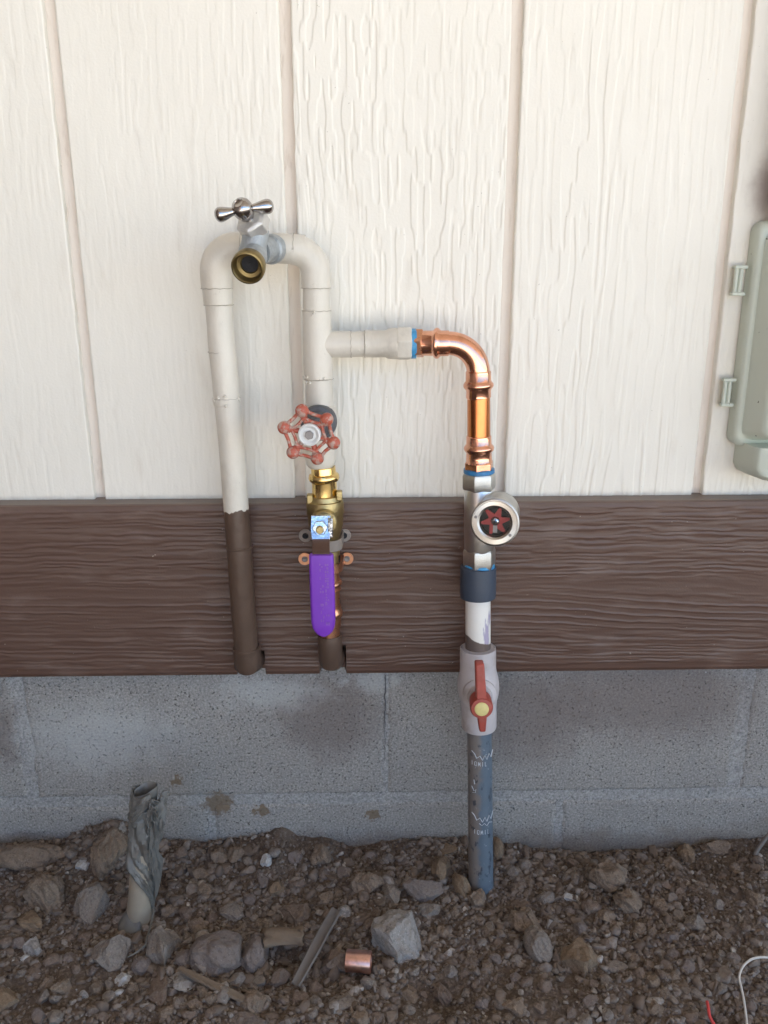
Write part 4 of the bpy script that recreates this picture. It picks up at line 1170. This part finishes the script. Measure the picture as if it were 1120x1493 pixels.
obj('handle_cap', MB().lathe([(0.0068, HL - 0.0005), (0.0068, HL + 0.0006), (0.0060, HL + 0.0011), (0.001, HL + 0.0013)], axis(ha, hv)), M['yellow'], pv_, label='round yellow cap on the red handle')
hh = MB()
for (p0, p1, w0, w1) in ((at(702.5, 1030, -0.106), at(699.5, 967, -0.100), 0.0052, 0.0042), (at(702.8, 1038, -0.106), at(703.5, 1066, -0.104), 0.0050, 0.0030)):
    dv = p1 - p0
    vs = []
    for p, ww in ((p0, w0), (p1, w1)):
        for sx_ in (-1, 1):
            for sy_ in (-1, 1):
                vs.append(p + Vector((sx_ * ww, sy_ * 0.0055 + 0.003, 0)))
    hh.add(vs, [(0, 1, 3, 2), (4, 6, 7, 5), (0, 4, 5, 1), (2, 3, 7, 6), (0, 2, 6, 4), (1, 5, 7, 3)])
obj('handle_bar', hh, M['red'], pv_, bevel=0.0015, label='upright red handle bar of the plastic valve')
gpp = [(698.8, 1056, 35.5), (699.5, 1100, 35.5), (700.4, 1180, 36), (701, 1240, 36), (701.5, 1310, 36), (701.5, 1330, 36)]
yg = lambda py: -0.0575 - (py - 1056) * 0.00005
vert('grey_pipe', gpp, yg, M['wrap_pipe'], label='dusty blue grey wrapped pipe entering the ground')
# white handwriting wrapped round the grey pipe
def wrapped(name, strokes, py, width_px, th):
    """flat strokes laid on the front of the pipe: list of polylines in (-1..1, px) units"""
    m = MB(); 
    for pl_ in strokes:
        dense = []
        for (a, b) in zip(pl_[:-1], pl_[1:]):
            for t in np.linspace(0, 1, 5)[:-1]:
                dense.append((a[0] + (b[0] - a[0]) * t, a[1] + (b[1] - a[1]) * t))
        dense.append(pl_[-1])
        P3 = []
        for u, v_ in dense:
            yy = py + v_
            Yc = yg(yy); cc = at(700.3, yy, Yc); r_ = rpx(700, yy, Yc, 36) + 0.00025
            an = math.asin(max(-0.99, min(0.99, u)))
            P3.append(Vector((cc.x + r_ * math.sin(an), cc.y - r_ * math.cos(an), cc.z)))
        m.tube(P3, th, n=6, flat=0.5)
    return obj(name, m, M['ink'], plumb, smooth=60)
def letters(txt, x0, dx, v0, hgt):
    G = {'1': [[(0.3, 1), (0.3, 0)]], '0': [[(0, 0.1), (0, 0.9), (0.5, 1), (0.6, 0.1), (0.2, 0), (0, 0.1)]], 'M': [[(0, 1), (0.05, 0), (0.3, 0.8), (0.55, 0), (0.65, 1)]], 'I': [[(0.3, 0), (0.3, 1)]], 'L': [[(0.1, 0), (0.1, 1), (0.55, 1)]]}
    out = []
    for i, ch in enumerate(txt):
        for s_ in G[ch]:
            out.append([(x0 + dx * (i + a * 0.95), v0 + b * hgt) for a, b in s_])
    return out
zig = [[(-0.75, -5), (-0.55, -2), (-0.4, 4), (-0.15, 0), (0.05, 6), (0.25, -1), (0.4, 6), (0.6, -2), (0.75, 5), (0.92, -3)]]
wrapped('white_marking', zig, 1092, 36, 0.00055)
wrapped('white_marking', letters('10MIL', -0.80, 0.26, 0, 6), 1101, 36, 0.00032)
wrapped('white_marking', [[(u, v_ + 1) for u, v_ in zig[0]], [(-0.2, 9), (0.0, 12), (0.2, 9), (0.4, 13), (0.6, 9), (0.85, 12)]], 1180, 36, 0.0005)
wrapped('white_marking', letters('10MIL', -0.62, 0.27, 0, 6), 1199, 36, 0.00032)
wrapped('white_marking', [[(-0.75, -4), (-0.6, 2), (-0.45, -1), (-0.5, 4), (-0.7, 5)], [(-0.6, -14), (-0.55, -8)]], 1142, 36, 0.0004)

# cracks and drips in the paint at the joints of the cream pipes
M['joint'] = simple('grimy_paint_crack', (0.40, 0.36, 0.31), 0.7, var=0.3, scale=200)
rj = random.Random(9)
def joint(x, y, w_, Y, horizontal=False, drips=0):
    m = MB(); pts = []
    c = at(x, y, Y); r_ = rpx(x, y, Y, w_) + 0.00012
    for i in range(41):
        a = math.radians(-190 + 200 * i / 40)
        wob = 0.00025 * math.sin(i * 0.9 + x) + rj.uniform(-.00008, .00008)
        pts.append(c + (Vector((wob, r_ * math.sin(a), r_ * math.cos(a))) if horizontal else Vector((r_ * math.cos(a), r_ * math.sin(a), wob))))
    m.tube(pts, 0.00022, n=6)
    obj('paint_crack', m, M['joint'], plumb, smooth=60)
    if drips:
        m = MB()
        for _ in range(drips):
            a = math.radians(rj.uniform(-160, -20)); q = rj.uniform(0.0010, 0.0020)
            p = c + Vector((r_ * math.cos(a), r_ * math.sin(a) + q * 0.35, rj.uniform(-0.006, 0.004)))
            m.lathe([(0.0001, -q), (q * 0.7, -q * 0.7), (q, 0), (q * 0.7, q * 0.7), (0.0001, q)], axis(p, (0, -1, 0)), n=12)
        obj('paint_drip', m, M['pvc'], plumb, smooth=70)
for a in ((316.2, 420.5, 45.3, YP), (319, 444.5, 42.8, YP), (322.5, 513, 37.6, YP), (330.4, 580, 39.4, YP, False, 6), (461, 420, 43.4, YP), (461.5, 453, 42.2, YP, False, 3), (464.6, 552, 43.6, YP, False, 6), (512, 502, 38.2, YP, True, 1), (532, 501.5, 39, YP, True, 1), (429.3, 363, 43, YP, True)):
    joint(*a)

# ------------------------------------------------------------------ pipe straps screwed to the trim board
def strap(name, xl, xr, py, hz, m, sm, label, pipe_r, pc, ew):
    L_, R_ = at(xl, py, YB - 0.002), at(xr, py, YB - 0.002)
    z = L_.z
    t = thing(name, (pc.x, YB, z), label, 'pipe strap')
    path = [Vector((L_.x + ew, YB - 0.0022, z)), Vector((pc.x - pipe_r - 0.002, YB - 0.0024, z))]
    for i in range(0, 13):
        a = math.pi - math.pi * i / 12
        path.append(Vector((pc.x + (pipe_r + 0.001) * math.cos(a), pc.y - (pipe_r + 0.001) * math.sin(a), z)))
    path += [Vector((pc.x + pipe_r + 0.002, YB - 0.0024, z)), Vector((R_.x - ew, YB - 0.0022, z))]
    b = MB(); vs = []; fs = []
    for i, p in enumerate(path):
        d = (path[min(i + 1, len(path) - 1)] - path[max(i - 1, 0)]).normalized()
        nrm = Vector((d.y, -d.x, 0))
        for s1 in (-1, 1):
            for s2 in (-1, 1):
                vs.append(p + nrm * (s1 * 0.0006) + Vector((0, 0, s2 * hz)))
    for j in range(len(path) - 1):
        a = j * 4
        for i0, i1 in ((0, 1), (1, 3), (3, 2), (2, 0)):
            fs.append((a + i0, a + i1, a + 4 + i1, a + 4 + i0))
    obj('band', b.add(vs, fs), m, t, smooth=40)
    for c in (L_, R_):
        e = MB().lathe([(ew, 0), (ew, 0.0010), (ew * 0.96, 0.0013), (ew * 0.5, 0.0013)], axis(Vector((c.x, YB - 0.0012, z)), (0, -1, 0)), n=28)
        ear = obj('ear', e, m, t)
        sc_ = MB().lathe([(0.0031, 0), (0.0031, 0.0006), (0.0024, 0.0011), (0.0012, 0.0008)], axis(Vector((c.x, YB - 0.0026, z)), (0, -1, 0)), n=18)
        obj('screw', sc_, sm, t)
    return t
strap('pipe_strap', 445.5, 502, 781, 0.0055, simple('paint_spattered_strap', (0.30, 0.26, 0.23), 0.6, var=0.2, scale=200, bump=0.0005), M['black'],
      'upper pipe strap with grey brown painted ears beside the lever nut', 0.0125, at(478, 781, -0.044), 0.0068)
strap('pipe_strap', 444.5, 506, 815, 0.0045, M['copper_old'], M['nut_grey'],
      'lower copper pipe strap with screwed ears beside the purple grip', 0.0125, at(479, 815, -0.041), 0.0066)

# ------------------------------------------------------------------ utility box at the right edge
def frust(m, sections):
    n = len(sections[0])
    vs = [p for s_ in sections for p in s_]
    fs = []
    for j in range(len(sections) - 1):
        for i in range(n):
            k = (i + 1) % n
            fs.append((j * n + i, j * n + k, (j + 1) * n + k, (j + 1) * n + i))
    fs += [tuple(range(n - 1, -1, -1)), tuple((len(sections) - 1) * n + i for i in range(n))]
    return m.add(vs, fs)
bl = at(1062, 640, -0.006).x; zt_ = at(1090, 322, -0.006).z; zb_ = at(1070, 648, -0.006).z
bw, bh = 0.125, (zt_ - zb_) / 2
bc = Vector((bl + bw, 0, (zt_ + zb_) / 2))
ub = thing('utility_box', (bc.x, 0, zb_ - 0.03), 'pale green plastic utility box on the siding at the right edge', 'utility box')
def sec(y, ins, r):
    return [Vector((bc.x + a, y, bc.z + b)) for a, b in rrect(bw - ins, bh - ins, r, 5)]
obj('cover', frust(MB(), [sec(-0.001, 0.0, 0.010), sec(-0.012, 0.0, 0.010), sec(-0.0165, 0.0015, 0.010), sec(-0.018, 0.004, 0.013), sec(-0.0175, 0.007, 0.011), sec(-0.020, 0.009, 0.011), sec(-0.044, 0.0125, 0.012), sec(-0.0485, 0.0150, 0.011), sec(-0.050, 0.0185, 0.009)]), M['mint'], ub, smooth=50)
lx0 = at(1075, 670, -0.01).x
lz0, lz1 = at(1090, 697, -0.02).z, zb_ + 0.004
def sec2(y, ins):
    a0, a1 = lx0 + ins, bc.x + bw - 0.01
    z0, z1 = lz0 + ins * 0.5, lz1
    return [Vector(p) for p in ((a0, y, z1), (a0, y, z0 + 0.012), (a0 + 0.004, y, z0 + 0.005), (a0 + 0.014, y, z0), (a1, y, z0), (a1, y, z1))]
obj('lower_housing', frust(MB(), [sec2(-0.001, 0), sec2(-0.034, 0.003), sec2(-0.041, 0.005), sec2(-0.0435, 0.008)]), M['mint'], ub, smooth=40)
for py_, px_ in ((409, 1075), (572, 1058.5)):
    c = at(px_, py_, -0.010)
    h_ = thing('hinge', c, parent=ub)
    obj('knuckle', MB().tube([c + Vector((-0.0015, 0, -0.0105)), c + Vector((-0.0015, 0, 0.0105))], 0.0021, n=14), M['mint'], h_)
    obj('knuckle', MB().tube([c + Vector((0.0028, 0, -0.0105)), c + Vector((0.0028, 0, 0.0105))], 0.0021, n=14), M['mint'], h_)
    for s_ in (-1, 1):
        obj('hinge_tab', MB().box(c + Vector((0.002, 0.001, s_ * 0.0122)), (0.0062, 0.0036, 0.0016)), M['mint'], h_, bevel=0.0006)
obj('knob', MB().lathe([(0.008, 0), (0.008, 0.004), (0.0068, 0.006)], axis(Vector((bl + 0.048, -0.050, bc.z - 0.05)), (0, -1, 0))), M['mint'], ub)
obj('shade_conduit', MB().tube([Vector((at(1131, 270, -0.022).x + 0.0135, -0.022, zt_ - 0.004)), Vector((at(1131, 270, -0.022).x + 0.0135, -0.022, zt_ + 0.6))], 0.0135, n=24), M['brown_pipe'], ub)  # unseen pipe added beyond the frame edge to darken the siding beside it

# ------------------------------------------------------------------ things lying on the ground
# open stub of old pipe wrapped in torn plastic
p0 = atz(203, 1345, -0.004)
p1 = at(211, 1152, p0.y + 0.015)
ps = thing('pipe_stub', (p0.x, p0.y, 0), 'old pipe stub wrapped in torn grey plastic standing at the left', 'pipe stub')
dv = p1 - p0
def along(t, dx=0, dy=0):
    return p0 + dv * t + Vector((dx, dy, 0))
rs_ = mpp(210, 1250, p0.y) * 36 / 2
obj('pipe', MB().tube([along(-0.10), along(0.0), along(0.3), along(0.55)], [rs_ * 0.8, rs_ * 1.12, rs_ * 0.92, rs_ * 0.8], n=26), M['stub_tan'], ps, smooth=60, label='tan inner pipe showing through the torn plastic')
tm = axis(along(0.93), dv)
rs_ = rs_ * 0.86
obj('mouth', MB().lathe([(rs_ * 0.98, -0.02), (rs_ * 1.02, 0.0), (rs_ * 1.0, 0.010), (rs_ * 0.92, 0.0115), (rs_ * 0.80, 0.010), (rs_ * 0.74, 0.002), (rs_ * 0.70, -0.016)], tm, n=28, close=False), M['stub'], ps, smooth=60)
obj('mouth_shade_disc', MB().lathe([(rs_ * 0.74, -0.012), (rs_ * 0.7, -0.011), (0.001, -0.0105)], tm, n=24, close=False), M['black'], ps)  # black disc painted for the shade inside the open mouth
for ob_ in ps.children:
    if ob_.name.split('.')[0] in ('mouth', 'mouth_shade_disc'):
        c_ = along(0.93) - origin_of(ps)
        for v_ in ob_.data.vertices:
            d_ = v_.co - c_
            a_ = math.atan2(d_.y, d_.x)
            k_ = 1 + 0.20 * math.cos(2 * (a_ - 0.5)) + 0.05 * math.sin(5 * a_)
            v_.co = c_ + Vector((d_.x * k_, d_.y * k_, d_.z + 0.004 * math.sin(a_ + 0.8)))
def sheet(name, f, nu, nv, m, th=0.0009, label=None):
    """thin crumpled sheet given by f(u, v)"""
    vs = []; fs = []
    P_ = [[f(i / (nu - 1), j / (nv - 1)) for i in range(nu)] for j in range(nv)]
    for j in range(nv):
        for i in range(nu):
            vs.append(P_[j][i])
    for j in range(nv - 1):
        for i in range(nu - 1):
            fs.append((j * nu + i, j * nu + i + 1, (j + 1) * nu + i + 1, (j + 1) * nu + i))
    o = obj(name, MB().add(vs, fs), m, ps, smooth=18, label=label)
    md = o.modifiers.new('thick', 'SOLIDIFY'); md.thickness = th; md.offset = 1
    return o
def fold(u, v, k):
    return float(fbm(np.array([u * 6 + v * 7]), np.array([v * 5 - u * 3]), 3, k)[0] - 0.5)
def wrapf(u, v):
    # diagonal wrap: full round the top, below it leaves the left front bare
    a0 = math.radians(-205 + 190 * max(0, 1 - v / 0.75) + 10 * math.sin(9 * v)); a1 = math.radians(75)
    a = a0 + (a1 - a0) * u
    k_ = (u * 3.1 + v * 2.3 + 0.8 * fold(u, v, 150)) % 1.0
    r_ = rs_ * (1.06 - 0.16 * v) + 0.0036 * abs(2 * k_ - 1) + 0.004 * fold(u * 3, v * 3, 151) + 0.0026 * math.exp(-(u / 0.05) ** 2)
    c = along(0.10 + 0.80 * v)
    return c + Vector((r_ * math.cos(a), r_ * math.sin(a) * 0.85, 0.003 * math.sin(7 * u + 2)))
sheet('torn_wrap', wrapf, 34, 44, M['stub'], 0.0006)
def flapf(u, v):
    c = along(0.97 - 0.30 * v * (0.75 + 0.25 * math.sin(17 * u)))
    a = math.radians(-62 + 75 * u)
    r_ = rs_ * (1.14 + 0.85 * u * (1 - 0.4 * v)) + 0.012 * abs(fold(u, v, 152)) + 0.0025 * math.sin(11 * v + 6 * u)
    return c + Vector((r_ * math.cos(a), r_ * math.sin(a), 0.003 * math.sin(9 * u)))
sheet('torn_flap', flapf, 24, 30, M['stub'], 0.0007)
def hangf(u, v):
    rag = 0.10 * math.sin(23 * u) + 0.06 * math.sin(51 * u + 1)
    c = along(0.92 - (0.74 + rag) * v * (0.55 + 0.45 * u))
    a = math.radians(-48 + 62 * u)
    r_ = rs_ * (1.22 + 0.35 * u) + 0.009 * abs(fold(u, v, 154)) + 0.003 * math.sin(13 * v + 5 * u) * u
    return c + Vector((r_ * math.cos(a), r_ * math.sin(a) * 0.9, 0))
sheet('hanging_flap', hangf, 20, 40, M['stub'], 0.0006)
def flap2(u, v):
    a = math.radians(-235 + 190 * u)
    r_ = rs_ * 1.10 + 0.006 * abs(fold(u, v, 153)) + 0.002 * v
    return along(1.0 - 0.20 * v * (1 - abs(2 * u - 1) * 0.75)) + Vector((r_ * math.cos(a), r_ * math.sin(a), 0.002 * math.sin(8 * u)))
sheet('mouth_wrap', flap2, 30, 14, M['stub'], 0.0007)
f0 = atz(205, 1352, 0.004)
def footf(u, v):
    ang = math.radians(-200 + 130 * u)
    r_ = rs_ * (0.9 + 1.0 * v * (0.7 + 0.5 * math.sin(2.4 * u + 0.5)))
    return along(0.06) + Vector((r_ * math.cos(ang), r_ * math.sin(ang) * 1.1, 0.014 * (1 - v) - 0.006 + 0.003 * math.sin(6 * u)))
sheet('torn_foot', footf, 18, 8, M['stub'])
wr = [atz(222, 1312, 0.018), atz(224, 1330, 0.012), atz(219, 1352, 0.009), atz(212, 1378, 0.008), atz(200, 1388, 0.007), atz(186, 1396, 0.005)]
obj('loose_strand', MB().tube(wr, [0.0012, 0.0011, 0.001, 0.0009, 0.0008, 0.0007], n=8), M['stub'], ps, smooth=60)

# copper offcut
a_, b_ = atz(505, 1400, 0.010), atz(541, 1403, 0.010)
dd = (b_ - a_).normalized()
mb = MB().lathe([(0.0090, 0.0), (0.0098, 0.0), (0.0100, 0.0012), (0.0100, (b_ - a_).length - 0.001), (0.0097, (b_ - a_).length), (0.0089, (b_ - a_).length), (0.0089, 0.0), (0.0090, 0.0)], axis(a_, dd), n=36, close=False)
co = obj('copper_offcut', mb, simple('pinkish_copper', (0.66, 0.40, 0.34), 0.33, 1.0, var=0.2, scale=150, dirt=0.6, dirtcol=(0.2, 0.13, 0.1)), None, base=(a_.x, a_.y, 0.0))
tag(co, 'short shiny copper pipe offcut lying on the dirt', 'pipe offcut')
# grey plastic strip
def bar(name, pts, w_, th, m, label, cat, curl=0.0):
    b = MB(); vs = []; fs = []
    for i, p in enumerate(pts):
        d = (pts[min(i + 1, len(pts) - 1)] - pts[max(i - 1, 0)]).normalized()
        sd_ = d.cross(Vector((0, 0, 1))).normalized(); up_ = sd_.cross(d)
        prof_ = [(-1, 0), (-0.8, 1), (-0.3, 1 - curl), (0.3, 1 - curl), (0.8, 1), (1, 0), (0.75, -0.6), (-0.75, -0.6)]
        k = w_[i] if hasattr(w_, '__len__') else w_
        for u, v_ in prof_:
            vs.append(p + sd_ * (u * k) + up_ * (v_ * th))
    for j in range(len(pts) - 1):
        for i in range(8):
            k = (i + 1) % 8
            fs.append((j * 8 + i, j * 8 + k, (j + 1) * 8 + k, (j + 1) * 8 + i))
    fs += [tuple(range(7, -1, -1)), tuple((len(pts) - 1) * 8 + i for i in range(8))]
    o = obj(name, b.add(vs, fs), m, None, smooth=40, base=(pts[0].x, pts[0].y, 0), bevel=0.0004)
    return tag(o, label, cat)
bar('plastic_strip', [atz(x, y, z) for x, y, z in ((491, 1326, 0.018), (476, 1352, 0.016), (460, 1382, 0.014), (445, 1410, 0.011), (431, 1436, 0.006))], [0.0062, 0.0064, 0.0062, 0.0056, 0.0048], 0.0022, M['strip'], 'flat grey plastic strip lying diagonally left of the copper offcut', 'plastic strip', 0.7)
bar('wooden_stick', [atz(x, y, z) for x, y, z in ((262, 1413, 0.010), (285, 1424, 0.009), (310, 1437, 0.008), (334, 1447, 0.006), (356, 1458, 0.003))], [0.0022, 0.0034, 0.0040, 0.0042, 0.0038], 0.0024, M['wood'], 'brown wooden stick below the big river stone', 'stick', 0.2)
# curled bark: an arched shell
pts_ = []
bp = thing('bark_piece', atz(414, 1374, 0.0), 'curled brown bark piece above the thin flat stone', 'bark')
vs = []; fs = []
a_, b_ = atz(386, 1366, 0.010), atz(443, 1362, 0.012)
for i in range(14):
    t = i / 13
    c = a_.lerp(b_, t)
    for j in range(10):
        an = math.radians(15 + 130 * j / 9 + 10 * math.sin(4 * t))
        r_ = 0.0095 + 0.0015 * math.sin(5 * t + j) - 0.003 * abs(t - 0.5) + 0.006 * (t - 0.5) ** 2
        vs.append(c + Vector((0.001 * math.sin(j * 2.0 + t * 6), -r_ * math.cos(an) * 1.1, r_ * math.sin(an) - 0.006)))
for i in range(13):
    for j in range(9):
        fs.append((i * 10 + j, i * 10 + j + 1, (i + 1) * 10 + j + 1, (i + 1) * 10 + j))
o = obj('shell', MB().add(vs, fs), M['wood'], bp, smooth=40)
md = o.modifiers.new('thick', 'SOLIDIFY'); md.thickness = 0.0016
# wires
def smooth_path(P_, n=8):
    out = []
    P_ = [P_[0]] + P_ + [P_[-1]]
    for i in range(1, len(P_) - 2):
        a, b, c, d = P_[i - 1], P_[i], P_[i + 1], P_[i + 2]
        for k in range(n):
            t = k / n
            out.append(0.5 * ((2 * b) + (c - a) * t + (2 * a - 5 * b + 4 * c - d) * t * t + (3 * b - a - 3 * c + d) * t ** 3))
    out.append(P_[-2])
    return out
wp = smooth_path([atz(x, y, z) for x, y, z in ((1150, 1400, 0.010), (1122, 1396, 0.018), (1100, 1397, 0.022), (1085, 1407, 0.022), (1078, 1423, 0.020), (1081, 1440, 0.016), (1085, 1460, 0.012), (1089, 1493, 0.008), (1090, 1520, 0.005))])
o = obj('white_wire', MB().tube(wp, 0.0011, n=12), M['white_wire'], None, smooth=70, base=(wp[-1].x, wp[-1].y, 0.0))
tag(o, 'dirty white wire curling out of the gravel in the bottom right corner', 'wire')
wp = smooth_path([atz(x, y, z) for x, y, z in ((1031, 1460, 0.010), (1033, 1470, 0.009), (1035, 1482, 0.006), (1042, 1495, 0.002))])
o = obj('red_wire', MB().tube(wp, 0.0014, n=10), M['red_wire'], None, smooth=70, base=(wp[-1].x, wp[-1].y, 0.0))
tag(o, 'short red wire sticking up from the gravel at bottom right', 'wire')
wp = smooth_path([atz(1100, 1247, 0.0), at(1108, 1234, -0.03), at(1122, 1216, -0.022), at(1145, 1195, -0.012)])
o = obj('grey_cable', MB().tube(wp, 0.0024, n=10), M['strip'], None, smooth=70, base=(wp[0].x, wp[0].y, 0.0))
tag(o, 'thin grey cable rising beside the block wall at the right edge', 'cable')
